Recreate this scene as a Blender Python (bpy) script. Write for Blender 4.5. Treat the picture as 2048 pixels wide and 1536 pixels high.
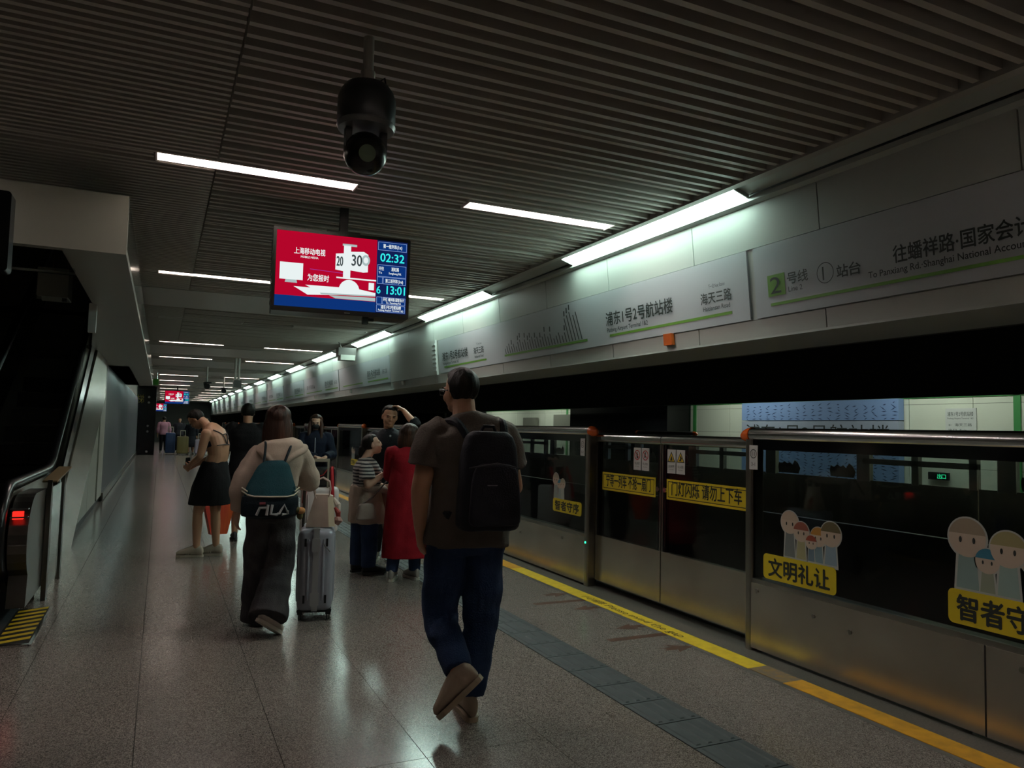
import bpy, bmesh, math, random
import numpy as np
from mathutils import Matrix, Vector
random.seed(7); np.random.seed(7)
PI = math.pi; rad = math.radians
sc = bpy.context.scene
COL = sc.collection
for o in list(bpy.data.objects): bpy.data.objects.remove(o)

# ---------------------------------------------------------------- camera, world, exposure
CAM_H = 1.5
YAW, PITCH, ROLL, FPX = rad(24.989), rad(3.488), rad(1.318), 1502.8
cam_d = bpy.data.cameras.new('camera'); cam = bpy.data.objects.new('camera', cam_d); COL.objects.link(cam)
cam_d.sensor_fit = 'HORIZONTAL'; cam_d.sensor_width = 36.0; cam_d.lens = 36.0*FPX/2048.0
cam_d.clip_start = 0.05; cam_d.clip_end = 300
_f = Vector((math.sin(YAW)*math.cos(PITCH), math.cos(YAW)*math.cos(PITCH), math.sin(PITCH)))
_r = Vector((math.cos(YAW), -math.sin(YAW), 0)); _u = _r.cross(_f)
_r2 = math.cos(ROLL)*_r + math.sin(ROLL)*_u; _u2 = -math.sin(ROLL)*_r + math.cos(ROLL)*_u
cam.matrix_world = Matrix(((_r2.x, _u2.x, -_f.x, 0), (_r2.y, _u2.y, -_f.y, 0), (_r2.z, _u2.z, -_f.z, CAM_H), (0, 0, 0, 1)))
sc.camera = cam
sc.view_settings.view_transform = 'Standard'; sc.view_settings.look = 'None'
sc.view_settings.gamma = 1.0; sc.view_settings.use_curve_mapping = False
sc.view_settings.exposure = 0.0
world = bpy.data.worlds.new('world'); sc.world = world; world.use_nodes = True
world.node_tree.nodes['Background'].inputs[0].default_value = (0.55, 0.6, 0.62, 1)
world.node_tree.nodes['Background'].inputs[1].default_value = 0.0
CEIL_LAMP, STRIP_LAMP, FAR_LAMP, SCREEN = 66.0, 34.0, 15.0, 1.0      # radiant strengths of the lamps of the station

# ---------------------------------------------------------------- materials
def srgb(c):
    if isinstance(c, str): c = [int(c[i:i+2], 16)/255 for i in (0, 2, 4)]
    return tuple((x/12.92 if x <= 0.04045 else ((x+0.055)/1.055)**2.4) for x in c) + (1,)
MATS = {}
def mat(name, col, rough=0.6, metal=0.0, spec=0.5, noise=None, bump=None, emit=None, sheen=0, coat=0, aniso=None):
    """noise=(scale, other colour, low, high[, stretch]); bump=(scale, strength[, stretch])"""
    if name in MATS: return MATS[name]
    m = bpy.data.materials.new(name); m.use_nodes = True; nt = m.node_tree; N = nt.nodes; L = nt.links
    b = N['Principled BSDF']; b.inputs['Base Color'].default_value = srgb(col)
    b.inputs['Roughness'].default_value = rough; b.inputs['Metallic'].default_value = metal
    b.inputs['Specular IOR Level'].default_value = spec
    if coat: b.inputs['Coat Weight'].default_value = coat
    if sheen: b.inputs['Sheen Weight'].default_value = sheen
    def coords(stretch):
        t = N.new('ShaderNodeTexCoord'); mp = N.new('ShaderNodeMapping'); mp.inputs['Scale'].default_value = stretch
        L.new(t.outputs['Object'], mp.inputs['Vector']); return mp.outputs['Vector']
    if noise:
        st = noise[4] if len(noise) > 4 else (1, 1, 1)
        n = N.new('ShaderNodeTexNoise'); n.inputs['Scale'].default_value = noise[0]; n.inputs['Detail'].default_value = 4
        L.new(coords(st), n.inputs['Vector'])
        mr = N.new('ShaderNodeMapRange'); mr.inputs['From Min'].default_value = noise[2]; mr.inputs['From Max'].default_value = noise[3]
        L.new(n.outputs['Fac'], mr.inputs['Value'])
        mx = N.new('ShaderNodeMix'); mx.data_type = 'RGBA'; mx.inputs['A'].default_value = srgb(col); mx.inputs['B'].default_value = srgb(noise[1])
        L.new(mr.outputs['Result'], mx.inputs['Factor']); L.new(mx.outputs['Result'], b.inputs['Base Color'])
    if bump:
        st = bump[2] if len(bump) > 2 else (1, 1, 1)
        n = N.new('ShaderNodeTexNoise'); n.inputs['Scale'].default_value = bump[0]; n.inputs['Detail'].default_value = 5
        L.new(coords(st), n.inputs['Vector'])
        bp = N.new('ShaderNodeBump'); bp.inputs['Strength'].default_value = bump[1]; bp.inputs['Distance'].default_value = 0.02
        L.new(n.outputs['Fac'], bp.inputs['Height']); L.new(bp.outputs['Normal'], b.inputs['Normal'])
    if emit is not None:
        b.inputs['Emission Color'].default_value = srgb(emit[0]); b.inputs['Emission Strength'].default_value = emit[1]
    MATS[name] = m; return m
def glow(name, col, strength):
    if name in MATS: return MATS[name]
    m = bpy.data.materials.new(name); m.use_nodes = True; nt = m.node_tree
    nt.nodes.remove(nt.nodes['Principled BSDF']); e = nt.nodes.new('ShaderNodeEmission')
    e.inputs[0].default_value = srgb(col); e.inputs[1].default_value = strength
    nt.links.new(e.outputs[0], nt.nodes['Material Output'].inputs[0]); MATS[name] = m; return m
def glass(name, tint, ior=1.5):
    if name in MATS: return MATS[name]
    m = bpy.data.materials.new(name); m.use_nodes = True; nt = m.node_tree; N = nt.nodes
    N.remove(N['Principled BSDF'])
    fr = N.new('ShaderNodeFresnel'); fr.inputs['IOR'].default_value = ior
    tr = N.new('ShaderNodeBsdfTransparent'); tr.inputs[0].default_value = (tint[0], tint[1], tint[2], 1)
    gl = N.new('ShaderNodeBsdfGlossy'); gl.inputs['Roughness'].default_value = 0.03
    mx = N.new('ShaderNodeMixShader')
    ge = N.new('ShaderNodeNewGeometry'); sb = N.new('ShaderNodeMath'); sb.operation = 'SUBTRACT'; sb.inputs[0].default_value = 1; mu = N.new('ShaderNodeMath'); mu.operation = 'MULTIPLY'
    nt.links.new(ge.outputs['Backfacing'], sb.inputs[1]); nt.links.new(sb.outputs[0], mu.inputs[0]); nt.links.new(fr.outputs[0], mu.inputs[1])   # a thin pane reflects at its front face
    nt.links.new(mu.outputs[0], mx.inputs[0]); nt.links.new(tr.outputs[0], mx.inputs[1]); nt.links.new(gl.outputs[0], mx.inputs[2])
    nt.links.new(mx.outputs[0], N['Material Output'].inputs[0]); MATS[name] = m; return m
def granite():
    m = bpy.data.materials.new('granite'); m.use_nodes = True; nt = m.node_tree; N = nt.nodes; L = nt.links
    b = N['Principled BSDF']; t = N.new('ShaderNodeTexCoord'); g = N.new('ShaderNodeNewGeometry')
    v = N.new('ShaderNodeTexVoronoi'); v.inputs['Scale'].default_value = 230; L.new(g.outputs['Position'], v.inputs['Vector'])
    r = N.new('ShaderNodeValToRGB'); L.new(v.outputs['Color'], r.inputs['Fac'])
    e = r.color_ramp.elements; e[0].position = 0.15; e[0].color = srgb('4a4340'); e[1].position = 0.85; e[1].color = srgb('9b918a')
    x = e.new(0.5); x.color = srgb('746b65')
    n = N.new('ShaderNodeTexNoise'); n.inputs['Scale'].default_value = 0.9; n.inputs['Detail'].default_value = 3; L.new(g.outputs['Position'], n.inputs['Vector'])
    mx = N.new('ShaderNodeMix'); mx.data_type = 'RGBA'; mx.blend_type = 'MULTIPLY'; mx.inputs['Factor'].default_value = 1.0
    rr = N.new('ShaderNodeMapRange'); rr.inputs['From Min'].default_value = .3; rr.inputs['From Max'].default_value = .7; rr.inputs['To Min'].default_value = .82; rr.inputs['To Max'].default_value = 1.0
    L.new(n.outputs['Fac'], rr.inputs['Value']); L.new(r.outputs['Color'], mx.inputs['A']); L.new(rr.outputs['Result'], mx.inputs['B'])
    L.new(r.outputs['Color'], b.inputs['Base Color'])
    b.inputs['Roughness'].default_value = 0.18; b.inputs['Specular IOR Level'].default_value = 0.55
    rv = N.new('ShaderNodeMapRange') if False else N.new('ShaderNodeMapRange'); rv.inputs['From Min'].default_value = .3; rv.inputs['From Max'].default_value = .7; rv.inputs['To Min'].default_value = .26; rv.inputs['To Max'].default_value = .32
    bp = N.new('ShaderNodeBump'); bp.inputs['Strength'].default_value = 0.03; bp.inputs['Distance'].default_value = .002
    L.new(v.outputs['Distance'], bp.inputs['Height']); L.new(bp.outputs['Normal'], b.inputs['Normal'])
    MATS['granite'] = m; return m
GRANITE = granite()
STEEL = mat('brushed_steel', 'bfb5a8', .25, .9, noise=(2.5, 'b0a699', .35, .65), bump=(3.2, .16, (1, 1, .22)))
STEEL_D = mat('dark_steel', '6f6b66', .38, 1.0)
STEEL_POL = mat('polished_steel', 'c9c9c8', .16, 1.0)
CREAM = mat('cream_enamel', '8a8a7f', .38, spec=.5)
WHITE = mat('white_enamel', 'a6aaa4', .35)
SIGNW = mat('sign_white', 'a4a8ac', .4)
BLACK = mat('black_paint', '0c0c0e', .5)
BLACKG = mat('black_gloss', '0b0b0e', .12)
RUBBER = mat('black_rubber', '111112', .45)
SLAT = mat('ceiling_slat', 'b8b2a8', .5)
PANEL = mat('ceiling_panel', 'a9a69e', .45)
VOID = mat('ceiling_void', '4c4a46', .9)
GROUT = mat('grout', '3a3633', .9)
TACT = mat('tactile_tile', '3c4042', .6, noise=(9, '323537', .35, .65))
LEMON = mat('lemon_paint', 'e4c024', .5, noise=(14, 'cfa922', .4, .75))
ORANGE_P = mat('amber_paint', 'd9991a', .5, noise=(12, 'b8821c', .4, .75))
WORN = mat('worn_paint', '8a6a34', .6, noise=(25, '716051', .35, .6))
BROWN = mat('brown_tape', '4f2c18', .7, noise=(18, '452c1e', .4, .7))
GREEN = mat('sign_green', '5c8a2e', .5)
INK = mat('sign_ink', '1d2420', .6)
YSIGN = mat('yellow_sticker', 'd2bb22', .45)
GLASS = glass('door_glass', (.78, .81, .81))
GLASS_C = glass('clear_glass', (.8, .84, .84))
AMBER = mat('amber_plastic', 'c9581a', .25)
CONC = mat('tunnel_concrete', '4c4a46', .85)
ALARM = mat('alarm_orange', 'b8561c', .4)
TILE = mat('wall_tile', 'cfd3c4', .25)

# ---------------------------------------------------------------- mesh helpers
class MB:
    def __init__(s): s.v = []; s.f = []; s.m = []
    def add(s, vs, fs, mi=0):
        o = len(s.v); s.v += [tuple(p) for p in vs]; s.f += [tuple(i+o for i in f) for f in fs]; s.m += [mi]*len(fs); return s
    def box(s, x0, x1, y0, y1, z0, z1, mi=0):
        return s.hexa([(x0, y0, z0), (x1, y0, z0), (x1, y1, z0), (x0, y1, z0), (x0, y0, z1), (x1, y0, z1), (x1, y1, z1), (x0, y1, z1)], mi)
    def hexa(s, vs, mi=0):
        return s.add(vs, [(3, 2, 1, 0), (4, 5, 6, 7), (0, 1, 5, 4), (1, 2, 6, 5), (2, 3, 7, 6), (3, 0, 4, 7)], mi)
    def prism(s, poly, o, ax, ay, h, mi=0):
        """2-D polygon in axes ax, ay from origin o, extruded by vector h"""
        o, ax, ay, h = map(Vector, (o, ax, ay, h)); n = len(poly)
        a = [o+ax*p[0]+ay*p[1] for p in poly]; b = [p+h for p in a]
        fs = [tuple(range(n))[::-1], tuple(range(n, 2*n))] + [(i, (i+1) % n, n+(i+1) % n, n+i) for i in range(n)]
        return s.add(a+b, fs, mi)
    def tube(s, pts, r, n=10, mi=0, closed=False, cap=True):
        pts = [Vector(p) for p in pts]; rs = r if isinstance(r, (list, tuple)) else [r]*len(pts)
        k = len(pts); vs = []; prev = None
        for i, p in enumerate(pts):
            if closed: t = (pts[(i+1) % k]-pts[i-1])
            else: t = pts[min(i+1, k-1)]-pts[max(i-1, 0)]
            t.normalize()
            if prev is None:
                a = Vector((0, 0, 1)) if abs(t.z) < .9 else Vector((1, 0, 0)); u = t.cross(a).normalized()
            else: u = (prev-t*prev.dot(t)).normalized()
            prev = u; w = t.cross(u)
            for j in range(n):
                an = 2*PI*j/n; vs.append(p+(u*math.cos(an)+w*math.sin(an))*rs[i])
        fs = []
        for i in range(k if closed else k-1):
            for j in range(n):
                a = i*n+j; b = i*n+(j+1) % n; c = ((i+1) % k)*n+(j+1) % n; d = ((i+1) % k)*n+j; fs.append((a, b, c, d))
        if cap and not closed: fs += [tuple(range(n))[::-1], tuple(range((k-1)*n, k*n))]
        return s.add(vs, fs, mi)
    def cyl(s, c, r, h, n=20, mi=0, axis=(0, 0, 1)):
        c = Vector(c); return s.tube([c, c+Vector(axis)*h], r, n, mi)
    def lathe(s, prof, c=(0, 0, 0), n=24, mi=0):
        vs = []; k = len(prof)
        for r, z in prof:
            for j in range(n): an = 2*PI*j/n; vs.append((c[0]+r*math.cos(an), c[1]+r*math.sin(an), c[2]+z))
        fs = [(i*n+j, i*n+(j+1) % n, (i+1)*n+(j+1) % n, (i+1)*n+j) for i in range(k-1) for j in range(n)]
        fs += [tuple(range(n))[::-1], tuple(range((k-1)*n, k*n))]
        return s.add(vs, fs, mi)
    def rbox(s, x0, x1, y0, y1, z0, z1, r, mi=0, plane='xz'):
        """box with rounded corners in one plane"""
        if plane == 'xz': P = rrect(x0, x1, z0, z1, r); return s.prism(P, (0, y0, 0), (1, 0, 0), (0, 0, 1), (0, y1-y0, 0), mi)
        if plane == 'yz': P = rrect(y0, y1, z0, z1, r); return s.prism(P, (x0, 0, 0), (0, 1, 0), (0, 0, 1), (x1-x0, 0, 0), mi)
        P = rrect(x0, x1, y0, y1, r); return s.prism(P, (0, 0, z0), (1, 0, 0), (0, 1, 0), (0, 0, z1-z0), mi)
    def mesh(s, name, mats, smooth=False):
        me = bpy.data.meshes.new(name); me.from_pydata(s.v, [], s.f); me.update()
        for m in (mats if isinstance(mats, (list, tuple)) else [mats]): me.materials.append(m)
        me.polygons.foreach_set('material_index', s.m)
        bm = bmesh.new(); bm.from_mesh(me); bmesh.ops.recalc_face_normals(bm, faces=bm.faces); bm.to_mesh(me); bm.free()
        if smooth:
            me.polygons.foreach_set('use_smooth', [True]*len(me.polygons))
            try: me.set_sharp_from_angle(angle=rad(38))
            except Exception: pass
        return me
    def build(s, name, mats, parent=None, smooth=False, **k):
        return put(name, s.mesh(name, mats, smooth), parent, **k)
def rrect(x0, x1, z0, z1, r, n=5):
    P = []
    for cx, cz, a0 in ((x1-r, z1-r, 0), (x0+r, z1-r, 90), (x0+r, z0+r, 180), (x1-r, z0+r, 270)):
        for i in range(n+1): a = rad(a0+90*i/n); P.append((cx+r*math.cos(a), cz+r*math.sin(a)))
    return P
def wmat(o):
    m = o.matrix_basis.copy()
    return (wmat(o.parent) @ o.matrix_parent_inverse @ m) if o.parent else m
def put(name, me, parent=None, local=False, label=None, cat=None, group=None, kind=None, loc=None):
    o = bpy.data.objects.new(name, me); COL.objects.link(o)
    if loc is not None: o.location = loc
    if parent is not None:
        o.parent = parent
        if not local: o.matrix_parent_inverse = wmat(parent).inverted()
    return tag(o, label, cat, group, kind)
def tag(o, label=None, cat=None, group=None, kind=None):
    if label: o['label'] = label
    if cat: o['category'] = cat
    if group: o['group'] = group
    if kind: o['kind'] = kind
    return o
def thing(name, label, cat, loc=(0, 0, 0), rz=0, group=None, kind=None):
    o = bpy.data.objects.new(name, None); COL.objects.link(o); o.empty_display_size = .1
    o.location = loc; o.rotation_euler = (0, 0, rz)
    return tag(o, label, cat, group, kind)
def struct(name, loc=(0, 0, 0)): return thing(name, None, None, loc, kind='structure')
def dup(root, move, parent=None):
    c = root.copy(); COL.objects.link(c)
    if parent is not None: c.parent = parent
    else: c.location = Vector(root.location)+Vector(move)
    for ch in root.children: dup(ch, move, c)
    return c
TXT = {}
def text(parent, s, o, xd, yd, size, m, width=None, align='LEFT', name='lettering', depth=.0015, bold=0, lift=0.0):
    """flat lettering: o = baseline start, xd = reading direction, yd = up; size = height of the em square; width = fit to this length"""
    key = s
    if key not in TXT:
        c = bpy.data.curves.new('t', 'FONT'); c.body = s; c.size = 1; c.resolution_u = 3
        ob = bpy.data.objects.new('t', c); COL.objects.link(ob); bpy.context.view_layer.update()
        me = bpy.data.meshes.new_from_object(ob.evaluated_get(bpy.context.evaluated_depsgraph_get()))
        bpy.data.objects.remove(ob); bpy.data.curves.remove(c)
        v = np.zeros(len(me.vertices)*3); me.vertices.foreach_get('co', v); v = v.reshape(-1, 3)
        TXT[key] = (v, [tuple(p.vertices) for p in me.polygons])
    v, fs = TXT[key]
    if len(v) == 0: return None
    x0, x1 = v[:, 0].min(), v[:, 0].max(); w = (x1-x0)*size
    sx = size*(width/w if width else 1); W = (x1-x0)*sx
    off = {'LEFT': 0, 'CENTER': -W/2, 'RIGHT': -W}[align]
    o, xd, yd = Vector(o), Vector(xd).normalized(), Vector(yd).normalized(); nn = xd.cross(yd)
    P = np.outer((v[:, 0]-x0)*sx+off, xd)+np.outer(v[:, 1]*size, yd)+np.array(o+nn*(depth+lift))
    # words set apart by a space are parts of their own
    lo = [min(v[q, 0] for q in f) for f in fs]; hi = [max(v[q, 0] for q in f) for f in fs]; words = []; end = -1e9
    for q in sorted(range(len(fs)), key=lambda q: lo[q]):
        if lo[q] > end+.2: words.append([])
        words[-1].append(fs[q]); end = max(end, hi[q])
    ob = None
    for wf in words:
        use = sorted({q for f in wf for q in f}); ix = {q: n for n, q in enumerate(use)}; PV = P[use]; WF = [tuple(ix[q] for q in f) for f in wf]; mv = []; mf = []
        for i, (a, b) in enumerate(((0, 0),) if not bold else ((0, 0), (1, 0), (-1, 0), (0, 1), (0, -1))):      # heavier strokes: shifted prints
            q = PV+np.array(xd)*(a*bold*size*1.3)+np.array(yd)*(b*bold*size*1.3)+np.array(nn)*(i*4e-5); n0 = len(mv); mv += [tuple(p) for p in q]; mf += [tuple(k+n0 for k in f) for f in WF]
        me = bpy.data.meshes.new(name); me.from_pydata(mv, [], mf); me.update(); me.materials.append(m); ob = put(name, me, parent)
    return ob
def text_chars(parent, s, o, xd, yd, size, m, width, **k):
    """Chinese characters as separate parts, evenly spaced over width"""
    p = width/len(s)
    for i, ch in enumerate(s): text(parent, ch, Vector(o)+Vector(xd).normalized()*(p*i), xd, yd, size, m, width=p*.92, **k)
# ================================================================ THE SETTING
Y0, Y1 = -9.0, 64.0                      # the platform runs along +Y; the camera stands at Y = 0
CZ = 3.1                                 # underside of the ceiling slats
# ---------------- floor
floor = struct('floor')
MB().box(-6, 4.0, Y0, Y1, -.3, -.012).build('floor_base', GROUT, floor)
TX, TY = .605, 1.215
xs = [1.17+TX*k for k in range(-12, 3)]                     # slab joints left of the tactile strip
def slab(x0, x1, y0, y1, nm='floor_tile'):
    g = .0018
    return MB().box(x0+g, x1-g, y0+g, y1-g, -.02, 0).build(nm, GRANITE, floor)
_m = {}
def slab_at(x, y, w):
    if w not in _m: _m[w] = MB().box(.0018, w-.0018, .0018, TY-.0018, -.02, 0).mesh('floor_tile', GRANITE)
    return put('floor_tile', _m[w], floor, loc=(x, y, 0))
rows = [3.34+TY*k for k in range(-2, 14)]
for y in rows:
    for x in xs[2:-1]: slab_at(round(x, 4), y, TX)
    slab_at(2.68, y, .78)
yb, ya = rows[0], rows[-1]+TY
for nm, a, b in (('floor_slabs', Y0, yb), ('floor_slabs', ya, Y1)):
    mb = MB(); k = int((b-a)/TY)+1
    for i in range(k):
        y = b-TY*(i+1) if b == yb else a+TY*i
        for x in xs[:-1]: mb.box(x+.0018, x+TX-.0018, max(y, a)+.0018, min(y+TY, b)-.0018, -.02, 0)
        mb.box(2.682, 3.458, max(y, a)+.0018, min(y+TY, b)-.0018, -.02, 0)
    mb.build(nm, GRANITE, floor, kind='stuff')
for x in xs[:2]: MB().box(x+.0018, x+TX-.0018, yb, ya, -.02, 0).build('floor_strip', GRANITE, floor)
MB().box(3.463, 3.505, Y0, Y1, -.02, -.001).build('floor_strip', mat('strip_granite', '5b5753', .4), floor)
MB().box(3.665, 4.0, Y0, Y1, -.02, 0).build('floor_edge', mat('edge_granite', '5a554f', .4, noise=(90, '46423e', .35, .65)), floor)
MB().box(3.505, 3.665, Y0, Y1, -.02, -.002).build('floor_strip', mat('strip_under', '6d675f', .5), floor)
# tactile guide strip
tb = MB().box(.002, .296, .004, .301, -.015, .001)
for i in range(4):
    x = .03+.07*i; tb.hexa([(x, .02, .001), (x+.03, .02, .001), (x+.03, .285, .001), (x, .285, .001), (x+.006, .026, .006), (x+.024, .026, .006), (x+.024, .279, .006), (x+.006, .279, .006)])
tm = tb.mesh('tactile_tile', TACT)
for i in range(-5, 90): put('tactile_tile', tm, floor, loc=(2.382, 2.957+.305*i, 0))
MB().box(2.383, 2.678, 2.957+.305*90, Y1, -.015, .002).build('floor_strip', TACT, floor)
MB().box(2.383, 2.678, Y0, 2.957-.305*5, -.015, .002).build('floor_strip', TACT, floor)
# yellow safety line, in painted lengths
def line(y0, y1, m, label, **k):
    o = MB().box(3.507, 3.663, y0, y1, -.01, .0015).build('safety_line', m, label=label, cat='floor marking', **k); return o
line(Y0, 3.52, ORANGE_P, 'amber safety line painted along the platform edge below the large family sticker')
line(3.52, 3.82, WORN, 'worn brown patch where the yellow safety line has rubbed off')
yl = line(3.82, 7.45, LEMON, 'lemon yellow safety line with black warning words, in front of the paired sliding doors')
line(7.45, 30, ORANGE_P, 'long amber safety line running on past the group of travellers')
text_chars(yl, '小心缝隙', (3.545, 6.02, .0015), (0, -1, 0), (1, 0, 0), .09, mat('line_ink', '4a3c18', .7), width=.36)
text(yl, 'Please mind the gap', (3.545, 5.62, .0015), (0, -1, 0), (1, 0, 0), .1, MATS['line_ink'], width=1.05)
# worn brown queue marks on the floor
for y, nm in ((5.88, 'far'), (4.69, 'near')):
    MB().box(3.0, 3.5, y-.035, y+.035, 0, .0012).build('queue_line', BROWN, label='worn brown queue line taped on the floor, the one %s' % ('pointing at the left sliding door' if y > 5 else 'pointing at the right sliding door'), cat='floor marking')
ARW = [(-.13, .03), (-.02, .03), (-.05, .09), (.13, 0), (-.05, -.09), (-.02, -.03), (-.13, -.03), (-.09, 0)]
for y, sgn in ((6.16, 1), (5.6, -1), (4.95, -1), (4.36, 1)):
    MB().prism([(a*sgn, b) for a, b in ARW], (3.36, y, 0), (1, 0, 0), (0, 1, 0), (0, 0, .0012)).build(
        'floor_arrow', BROWN, label='worn brown arrow on the floor ' + {6.16: 'before the left sliding door, beyond its queue line', 5.6: 'between the queue lines, beside the farther one', 4.95: 'between the queue lines, beside the nearer one', 4.36: 'by the worn gap of the yellow line'}[y], cat='floor marking', group='floor arrows by the doors')

# ---------------- ceiling
ceil = struct('ceiling')
for a, b, c, d in ((-.6, 3.6, Y0, Y1), (-6, -.6, Y0, 6.0), (-6, -.6, 15.9, Y1)): MB().box(a, b, c, d, 3.42, 3.5).build('ceiling_void', VOID, ceil)
ROWS = [4.95+3.85*k for k in range(-3, 15)]
UNLIT = {2+3, 5+3}
BANDS = [(9.85, 11.35), (17.2, 19.3), (21.0, 23.4), (25.3, 27.3), (29.0, 31.0), (33.0, 34.9), (36.8, 38.7), (40.6, 42.5), (44.4, 46.3), (48.2, 50.2), (52, 54)]
SEAM = .25
smR = MB().box(0, 3.27-SEAM, -.016, .016, 0, .1).mesh('slat', SLAT)
smL = MB().box(-6, SEAM-.012-0, -.014, .014, 0, .07).mesh('slat', SLAT)
smS = MB().box(-.57, SEAM-.012, -.014, .014, 0, .07).mesh('slat', SLAT)
def banded(y): return any(a-.02 < y < b+.02 for a, b in BANDS)
def fixture(y): return any(abs(y-r) < .085 for r in ROWS)
y = .9; nR = 0; farR = MB(); farL = MB()
while y < Y1:
    if not banded(y) and not fixture(y):
        if y < 14.5: put('slat', smR, ceil, loc=(SEAM, y, CZ+(.0 if int(round(y*10)) % 5 else .012)))
        else: farR.box(SEAM, 3.27, y-.013, y+.013, CZ, CZ+.11)
    y += .1
y = 1.0
while y < Y1:
    if not banded(y) and not fixture(y):
        if y < 11: put('slat', smS if y > 6.0 else smL, ceil, loc=(0, y, CZ-.006))
        else: farL.box(-.57 if y < 15.9 else -6, SEAM-.012, y-.013, y+.013, CZ, CZ+.11)
    y += .0675
y = .8
while y > Y0:
    if not fixture(y): farR.box(-6, 3.27, y-.013, y+.013, CZ, CZ+.11)
    y -= .1
farR.build('slats', SLAT, ceil, kind='stuff'); farL.build('slats', SLAT, ceil, kind='stuff')
for a, b in BANDS:
    MB().box(-.57 if a < 12 else -6, 3.27, a, b, CZ-.005, CZ+.05).build('ceiling_panel', PANEL, ceil)
mp = {}
for r_ in ROWS:
    for a, b in ((-6, -2.42), (-1.18, -.11), (1.13, 1.89), (3.13, 3.27)):
        if 6 < r_ < 15.9 and b < -.6: a = b-.01
        elif 6 < r_ < 15.9: a = max(a, -.57)
        if b-a < .05 or r_ > 14.5: continue
        if (a, b) not in mp: mp[(a, b)] = MB().box(a, b, -.015, .015, 0, .08).mesh('slat', SLAT)
        for dy in (-.05, .018): put('slat', mp[(a, b)], ceil, loc=(0, r_+dy, CZ))
# ceiling lamps: troughs between the slats, 1.2 m tubes every 2 m
TUBE = glow('ceiling_tube', 'fff0ea', CEIL_LAMP)
TUBE_OFF = mat('tube_off', '55524e', .4)
HOUS = mat('lamp_housing', 'd8d3cc', .35)
def ceiling_lamp(x, y, lit, label):
    t = thing('ceiling_lamp', label, 'lamp', (x, y, CZ), group='tube lamps between the ceiling slats')
    m = MB().box(0, 1.2, -.075, .075, .1, .115).box(0, 1.2, .068, .08, .0, .1).box(0, 1.2, -.08, -.068, .0, .1)
    m.box(-.01, 0, -.08, .08, -.005, .115).box(1.2, 1.21, -.08, .08, -.005, .115)
    put('housing', m.mesh('housing', HOUS), t, local=True)
    put('tube', MB().box(.01, 1.19, .026, .058, .045, .075).mesh('tube', TUBE if lit else TUBE_OFF), t, local=True)
    return t
ORD = 'first second third fourth fifth sixth seventh eighth ninth tenth eleventh twelfth thirteenth fourteenth fifteenth sixteenth'.split()
rowname = ['behind the viewer, third row', 'behind the viewer, second row', 'behind the viewer, first row', 'in the row above the dome camera and the large screen', 'in the row just beyond the large screen', 'in the dark row', 'in the first lit row beyond the dark row', 'in the second lit row beyond the dark row', 'in the second dark row']
for i, yr in enumerate(ROWS):
    for j, x in enumerate((-2.4, -.09, 1.91)):
        if i != 3 and x < -1: continue              # only the one whose glow shows at the picture's edge
        lit = i not in UNLIT
        if i == 3 and j == 2: s = 'short glowing ceiling tube lamp ending by the sloping sign band'
        elif i == 3 and j == 1: s = 'glowing ceiling tube lamp just beyond the hanging dome camera'
        else:
            s = ('glowing' if lit else 'switched off') + ' ceiling tube lamp ' + ('by the left walls', 'over mid platform', 'by the sign band')[j] + (', %s lamp row behind the dome camera' % ORD[2-i] if i < 3 else ', row of the large screen' if i == 3 else ', %s lamp row beyond the large screen' % ORD[i-4])
        t = ceiling_lamp(x, yr, lit, s)
        if i < 3 or (i == 3 and j == 0):            # same lamp rows, on behind and beside the camera
            nm = 'ceiling_lamp_%s_%s_offscreen' % (ORD[i], ('left', 'middle', 'right')[j]); t.name = nm
            for c_ in t.children:
                if c_.name.startswith('tube'): c_.name = nm.replace('ceiling_lamp', 'tube')

# ---------------- right side: sloping fascia with sign band
wr = struct('wall_right')
def fx(z): return 3.44+(3.02-z)*.1
def fpanel(y0, y1, z0, z1, t=.03, out=0.0):
    a, b = fx(z0)-out, fx(z1)-out
    return [(a, y0, z0), (a+t, y0, z0), (a+t, y1, z0), (a, y1, z0), (b, y0, z1), (b+t, y0, z1), (b+t, y1, z1), (b, y1, z1)]
MB().hexa(fpanel(Y0, Y1, 2.15, 3.06, .05, -.035)).build('backing', mat('fascia_joint', '8a8a80', .6), wr)
MB().hexa([(fx(2.14), Y0, 2.13), (3.95, Y0, 2.10), (3.95, Y1, 2.10), (fx(2.14), Y1, 2.13), (fx(2.14), Y0, 2.145), (3.95, Y0, 2.3), (3.95, Y1, 2.3), (fx(2.14), Y1, 2.145)]).build('fascia_underside', WHITE, wr)
MB().box(3.95, 4.0, Y0, Y1, 2.1, 3.6).build('fascia_back', CONC, wr)
FJ = [3.2+1.15*k for k in range(-10, 52)]
for y in FJ:
    MB().hexa(fpanel(y+.004, y+1.146, 2.724, 3.005)).build('upper_panel', WHITE, wr)
    MB().hexa(fpanel(y+.004, y+1.146, 2.145, 2.256)).build('lower_panel', WHITE, wr)
    MB().hexa(fpanel(y+.004, y+1.146, 2.259, 2.721, out=-.006)).build('middle_panel', WHITE, wr)
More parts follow.
